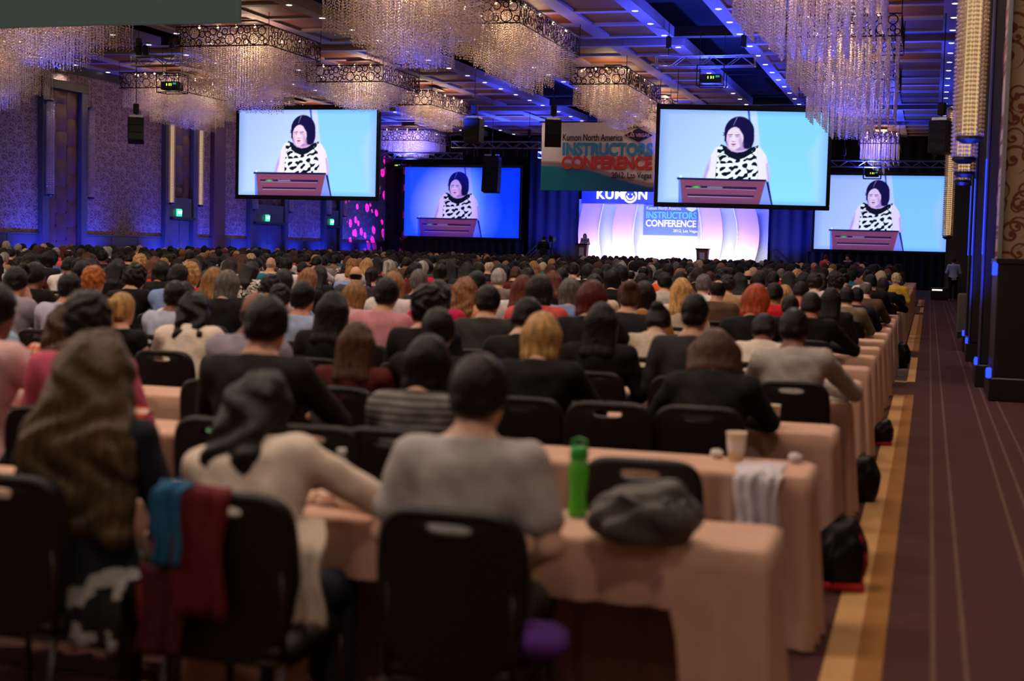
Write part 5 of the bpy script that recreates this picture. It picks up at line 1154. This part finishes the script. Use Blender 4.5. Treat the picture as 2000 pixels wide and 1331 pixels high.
# grey bag slumped over the table edge
def soft_bag(name, loc, size, mat, label, cat='bag', seed=1, rz=0, amp=.16, extra=None):
    sx, sy, sz = size; r = max(size); t = empty(name, loc, rz); f = Field((-sx*1.5, -sy*1.6, -sz*1.3), (sx*1.5, sy*1.6, sz*1.6), r/22); f.ell((0, 0, 0), size, .03); f.ell((sx*.35, 0, sz*.1), (sx*.6, sy*.9, sz*.9), .05); f.ell((-sx*.4, 0, -sz*.1), (sx*.6, sy*.95, sz*.75), .05)
    X, Y, Z = f.grid(); f.F += (amp*min(size)*np.sin(X*4/sx+seed+2*np.sin(Y*3/sy))*np.sin(Y*4/sy+Z*5/sz+seed)).astype(np.float32); V, F = f.mesh(); fl_ = -sz*.75; V[:, 2] = np.maximum(V[:, 2], fl_)-fl_
    obj('bag_body', npmesh('bag_body', V, F), mat, t)
    if extra: extra(t)
    return tag(t, label, cat)
def bag_extra(t):
    obj('strap', MB().tube([(-.14, -.02, .12), (-.06, -.09, .16), (.02, -.1, .12), (.08, -.11, .05)], .012, 6).mesh('strap', True), plain('bag_strap', lin(70,66,64), .5), t)
    for x, z in ((.075, .15), (.125, .145), (.115, .10), (.08, .09)): obj('metal_stud', MB().lathe([(0, -.008), (.012, -.005), (.012, .005), (0, .008)], 10, (x, -.085, z)), M['steel'], t)
soft_bag('shoulder_bag', (-.84, 4.47, TZ), (.17, .10, .105), M['bag'], 'grey crumpled shoulder bag slumped on the edge of the first table', 'bag', 1, .05, .16, bag_extra)
# white cardigan hung over the second table
def drape_cloth(name, prof, wd, mat, loc, label, cat, rz=0, seed=0, nx=26, color=None, taper=0, parent=None):
    n = len(prof); V = []; q = []
    for j in range(n-1):
        for k in range(5): q.append((prof[j][0]+(prof[j+1][0]-prof[j][0])*k/5, prof[j][1]+(prof[j+1][1]-prof[j][1])*k/5))
    q.append(prof[-1]); m = len(q)
    for j, (y, z) in enumerate(q):
        fr = j/(m-1)
        for i in range(nx+1):
            u = i/nx-.5; w_ = wd*(1-taper*fr); V.append((u*w_+.01*math.sin(j*.6+seed), y+.008*fr*math.sin(u*24+seed)+.010*fr*math.sin(u*11), z+.003*math.sin(u*9+j*.3)))
    F = [(j*(nx+1)+i, j*(nx+1)+i+1, (j+1)*(nx+1)+i+1, (j+1)*(nx+1)+i) for j in range(m-1) for i in range(nx)]
    o = obj(name, MB().add(V, F).mesh(name, True), mat, parent, loc, rz, None, color); md = o.modifiers.new('thickness', 'SOLIDIFY'); md.thickness = .006; md.offset = 1
    if label: tag(o, label, cat)
    return o
wc = tag(empty('cardigan', (-.66, 6.05, 0)), 'white cardigan hanging over the near edge of the second table at the aisle', 'cardigan')
drape_cloth('cardigan_body', [(.30, .757), (.12, .760), (.0, .757), (-.028, .74), (-.045, .60), (-.05, .48)], .19, M['cloth'], (0, 0, 0), None, None, .05, 1, color=lin(206,196,204), parent=wc)
drape_cloth('sleeve', [(.10, .768), (-.01, .765), (-.05, .74), (-.065, .55), (-.075, .33)], .09, M['cloth'], (.06, 0, 0), None, None, .05, 3, 10, lin(206,196,204), .35, wc)
# laptops
def laptop(x, y, rz, label, tilt=1.95):
    t = empty('laptop', (x, y, TZ), rz); obj('base', MB().rbox(-.16, .16, -.11, .11, 0, .018, .004), M['steel'], t); obj('keyboard', MB().box(-.14, .14, -.02, .09, .018, .0195), M['black'], t)
    l_ = obj('lid', MB().rbox(-.16, .16, -.006, .004, 0, .215, .003), M['black'], t, (0, .11, .018), (math.radians(-14), 0, 0)); obj('screen', MB().box(-.148, .148, -.0075, -.006, .012, .203), M['screen'], l_)
    for z, w_ in ((.17, .1), (.15, .2), (.12, .22)): obj('screen_text_line', MB().box(-.13, -.13+w_, -.0085, -.0075, z, z+.008), emit('screen_dark', lin(60,110,180), .8, False) if z == .17 else M['paper'], l_)
    return tag(t, label, 'laptop', 'open laptops')
laptop(-3.35, 10.85, -.1, 'open laptop with bright screen in mid hall beside the pink striped shirt'); laptop(-8.45, 13.65, .1, 'open laptop with blue screen on the left before the black top'); laptop(-5.35, 15.0, -.1, 'open laptop with white screen in a farther row in mid hall'); laptop(-3.05, 12.25, .05, 'open laptop with blue screen behind the bright one in mid hall'); laptop(-8.15, 18.0, .2, 'small far laptop with blue screen left of mid hall')

def bottle(x, y, h, label, r=.033, z=TZ):
    t = empty('water_bottle', (x, y, z)); obj('bottle_body', MB().lathe([(0, 0), (r, .003), (r, h*.2), (r*.93, h*.22), (r, h*.25), (r, h*.62), (r*.9, h*.7), (r*.42, h*.86), (r*.4, h*.93), (r*.4, h*.94)], 20).mesh('b', True), M['clear'], t)
    obj('water', MB().lathe([(0, .005), (r*.9, .006), (r*.9, h*.3), (0, h*.3)], 16), glassy('still_water', lin(150,160,200), .4), t); obj('label_band', MB().lathe([(r*1.01, h*.3), (r*1.02, h*.31), (r*1.02, h*.55), (r*1.01, h*.56)], 20), glassy('bottle_label', lin(90,110,190), .5), t); obj('cap', MB().lathe([(r*.46, h*.93), (r*.48, h*.94), (r*.48, h), (0, h)], 16), M['white'], t)
    return tag(t, label, 'bottle', 'clear water bottles')
bottle(-3.12, 6.22, .30, 'tall clear water bottle on the second table at the left', .036); bottle(-1.98, 4.66, .2, 'small clear water bottle on the first table right of the cream cardigan'); bottle(-2.42, 4.62, .22, 'clear water bottle on the first table left of the cream cardigan')
fo = tag(empty('folder', (-3.28, 6.2, TZ), .1), 'dark folder with a green tag on the second table under the water bottle', 'folder'); obj('cover', MB().rbox(-.17, .14, -.12, .12, 0, .014, .004), M['black'], fo); obj('green_tag', MB().box(-.06, .03, -.118, -.05, .014, .016), plain('green_card', lin(60,190,110), .7), fo)
crumple(-3.22, 6.25, TZ+.015, .045, M['clear'], 'crumpled clear snack wrapper beside the tall water bottle', 'wrapper', 'wrapper')
def sheet(x, y, rz, label, w_=.21, h=.29, mat=None): return tag(obj('paper_sheet', MB().rbox(-w_/2, w_/2, -h/2, h/2, 0, .006, .002), mat or M['paper'], None, (x, y, TZ), rz), label, 'paper', 'papers on the tables')
sheet(-4.05, 6.22, .4, 'white printed sheets on the second table at the left edge'); sheet(-.62, 9.42, .5, 'white paper on the fourth table row at the aisle end'); sheet(-1.75, 9.42, .1, 'white paper on the fourth table row beside the black top'); sheet(-.95, 12.2, 0, 'white paper strip on the sixth table row'); sheet(-.75, 15.0, .1, 'blue brochure on the eighth table row', mat=plain('blue_card', lin(60,60,150), .6)); sheet(-.62, 19.3, .1, 'red folder on a far table near the aisle', mat=M['red']); sheet(-1.95, 7.75, .05, 'dark tablet on the third table row beside a black top', .25, .18, M['black']); sheet(-1.62, 4.66, .3, 'dark tablet on the first table left of the grey shirt', .25, .18, M['black']); sheet(-5.2, 9.4, .3, 'white sheets on the fourth table row at the left'); sheet(-.8, 10.85, .2, 'small blue lit phone on the fifth table row', .08, .15, M['blueglow'])
# bags on the aisle floor
def backpack(x, y, rz, label, s=1, trim=True):
    def ex(t):
        if trim: obj('red_trim', MB().tube([(.12, -.08, .06), (.135, -.09, .2), (.10, -.07, .34)], .009, 6), M['red'], t); obj('red_base', MB().rbox(-.12, .13, -.115, -.09, .01, .06, .01), M['red'], t)
        obj('shoulder_strap', MB().tube([(-.05, -.12, .36), (-.08, -.17, .22), (-.06, -.14, .06)], .014, 6), M['black'], t); obj('grab_loop', MB().tube([(-.04, 0, .40), (0, 0, .45), (.04, 0, .40)], .01, 6), M['black'], t)
    b = soft_bag('backpack', (x, y, 0), (.15, .12, .24), M['black'], label, 'bag', 3, rz, .08, ex); b.scale = (s,)*3; return b
backpack(-.37, 7.3, .2, 'black backpack with red trim leaning on the second table at the aisle', .85); backpack(-.38, 10.0, 0, 'black bag on the aisle floor at the fourth table', .75, False); backpack(-.33, 13.1, .1, 'small black and red bag lying on the aisle floor', .55); backpack(-.36, 22.5, 0, 'black bag on the aisle floor by a far table', .9, False)
# things round the first row of chairs
sc_ = tag(empty('scarf', (-2.07, 3.83, 0)), 'red and blue printed scarf hung over the cream cardigan wearer\'s chair', 'scarf')
drape_cloth('red_length', [(.03, .90), (-.01, .945), (-.045, .93), (-.06, .75), (-.055, .55)], .24, M['cloth'], (-.02, 0, 0), None, None, 0, 2, color=lin(96,16,26), parent=sc_); drape_cloth('blue_length', [(.02, .90), (-.02, .955), (-.06, .93), (-.075, .80), (-.075, .70)], .12, M['cloth'], (-.09, 0, 0), None, None, 0, 4, 14, lin(24,84,120), .3, sc_); drape_cloth('hanging_end', [(-.06, .70), (-.065, .55), (-.06, .42)], .12, M['cloth'], (-.12, 0, 0), None, None, .1, 5, 14, lin(70,14,24), -.2, sc_)
cd = drape_cloth('cardigan_skirt', [(.10, .80), (.0, .72), (-.03, .6), (-.045, .48)], .15, M['cloth'], (-1.875, 4.06, 0), 'long cream cardigan hem with pocket hanging beside the chair', 'cardigan', .25, 6, 16, lin(206,186,164), -.35)
drape_cloth('printed_shawl', [(.10, .62), (.02, .60), (-.02, .50), (-.03, .38)], .24, M['skirtprint'], (-2.50, 3.92, 0), 'black and white printed shawl hanging beside the first row chair', 'shawl', -.2, 7, color=lin(16,16,20)); drape_cloth('orange_cloth', [(.05, .62), (.0, .58), (-.02, .40)], .09, M['cloth'], (-2.32, 3.95, 0), 'rust orange cloth hanging beside the printed shawl', 'cloth', .1, 8, 10, lin(120,40,20))
drape_cloth('striped_jacket', [(.05, .90), (-.01, .93), (-.05, .90), (-.09, .72), (-.10, .55)], .2, M['stripeorange'], (-3.42, 5.62, 0), 'orange and white striped jacket hung over a second row chair', 'jacket', .1, 9, color=lin(206,70,36))
def hb(t): obj('handle', MB().tube([(-.1, 0, .1), (-.08, -.03, .22), (0, -.04, .26), (.08, -.03, .22), (.1, 0, .1)], .012, 6), plain('pewter_strap', lin(150,136,110), .3, .7), t)
soft_bag('handbag', (-2.35, 4.0, 0), (.17, .11, .13), plain('pewter_leather', lin(120,110,92), .3, .6, .5, .5, 14, .4), 'pewter metallic handbag on the floor behind the first row chairs', 'bag', 5, .2, .2, hb)
tag(obj('red_strap', MB().box(-.012, .012, -.004, .004, .42, .92), M['red'], None, (-3.08, 6.966, 0), (.09, 0, 0)), 'red strap hanging down a dark chair back at the third row', 'strap'); 
tag(obj('purple_cushion', MB().rbox(-.1, .1, -.1, .1, .476, .56, .03).mesh('purple_cushion', True), plain('purple_fleece', lin(86,36,130), .9), None, (-1.08, 4.02, 0), .2), 'purple folded cloth on the seat beside the grey shirt', 'cloth')
ot = tag(empty('upholstered_stool', (.72, 32.0, 0)), 'small grey upholstered stool against the right wall beyond the piers', 'stool'); obj('seat_block', MB().rbox(-.1, .1, -.3, .3, .1, .95, .03), M['ottoman'], ot); obj('plinth', MB().box(-.08, .08, -.27, .27, 0, .1), M['darkwood'], ot)
eq = tag(empty('equipment_case', (.45, 60.6, 0)), 'low black equipment case with a lit strip at the aisle end', 'case'); obj('case_body', MB().rbox(-.35, .35, -.3, .3, 0, .5, .02), M['black'], eq); obj('lit_strip', MB().box(-.3, .1, -.31, -.3, .38, .44), emit('work_light', (1, .9, .6), 1.5, False), eq)
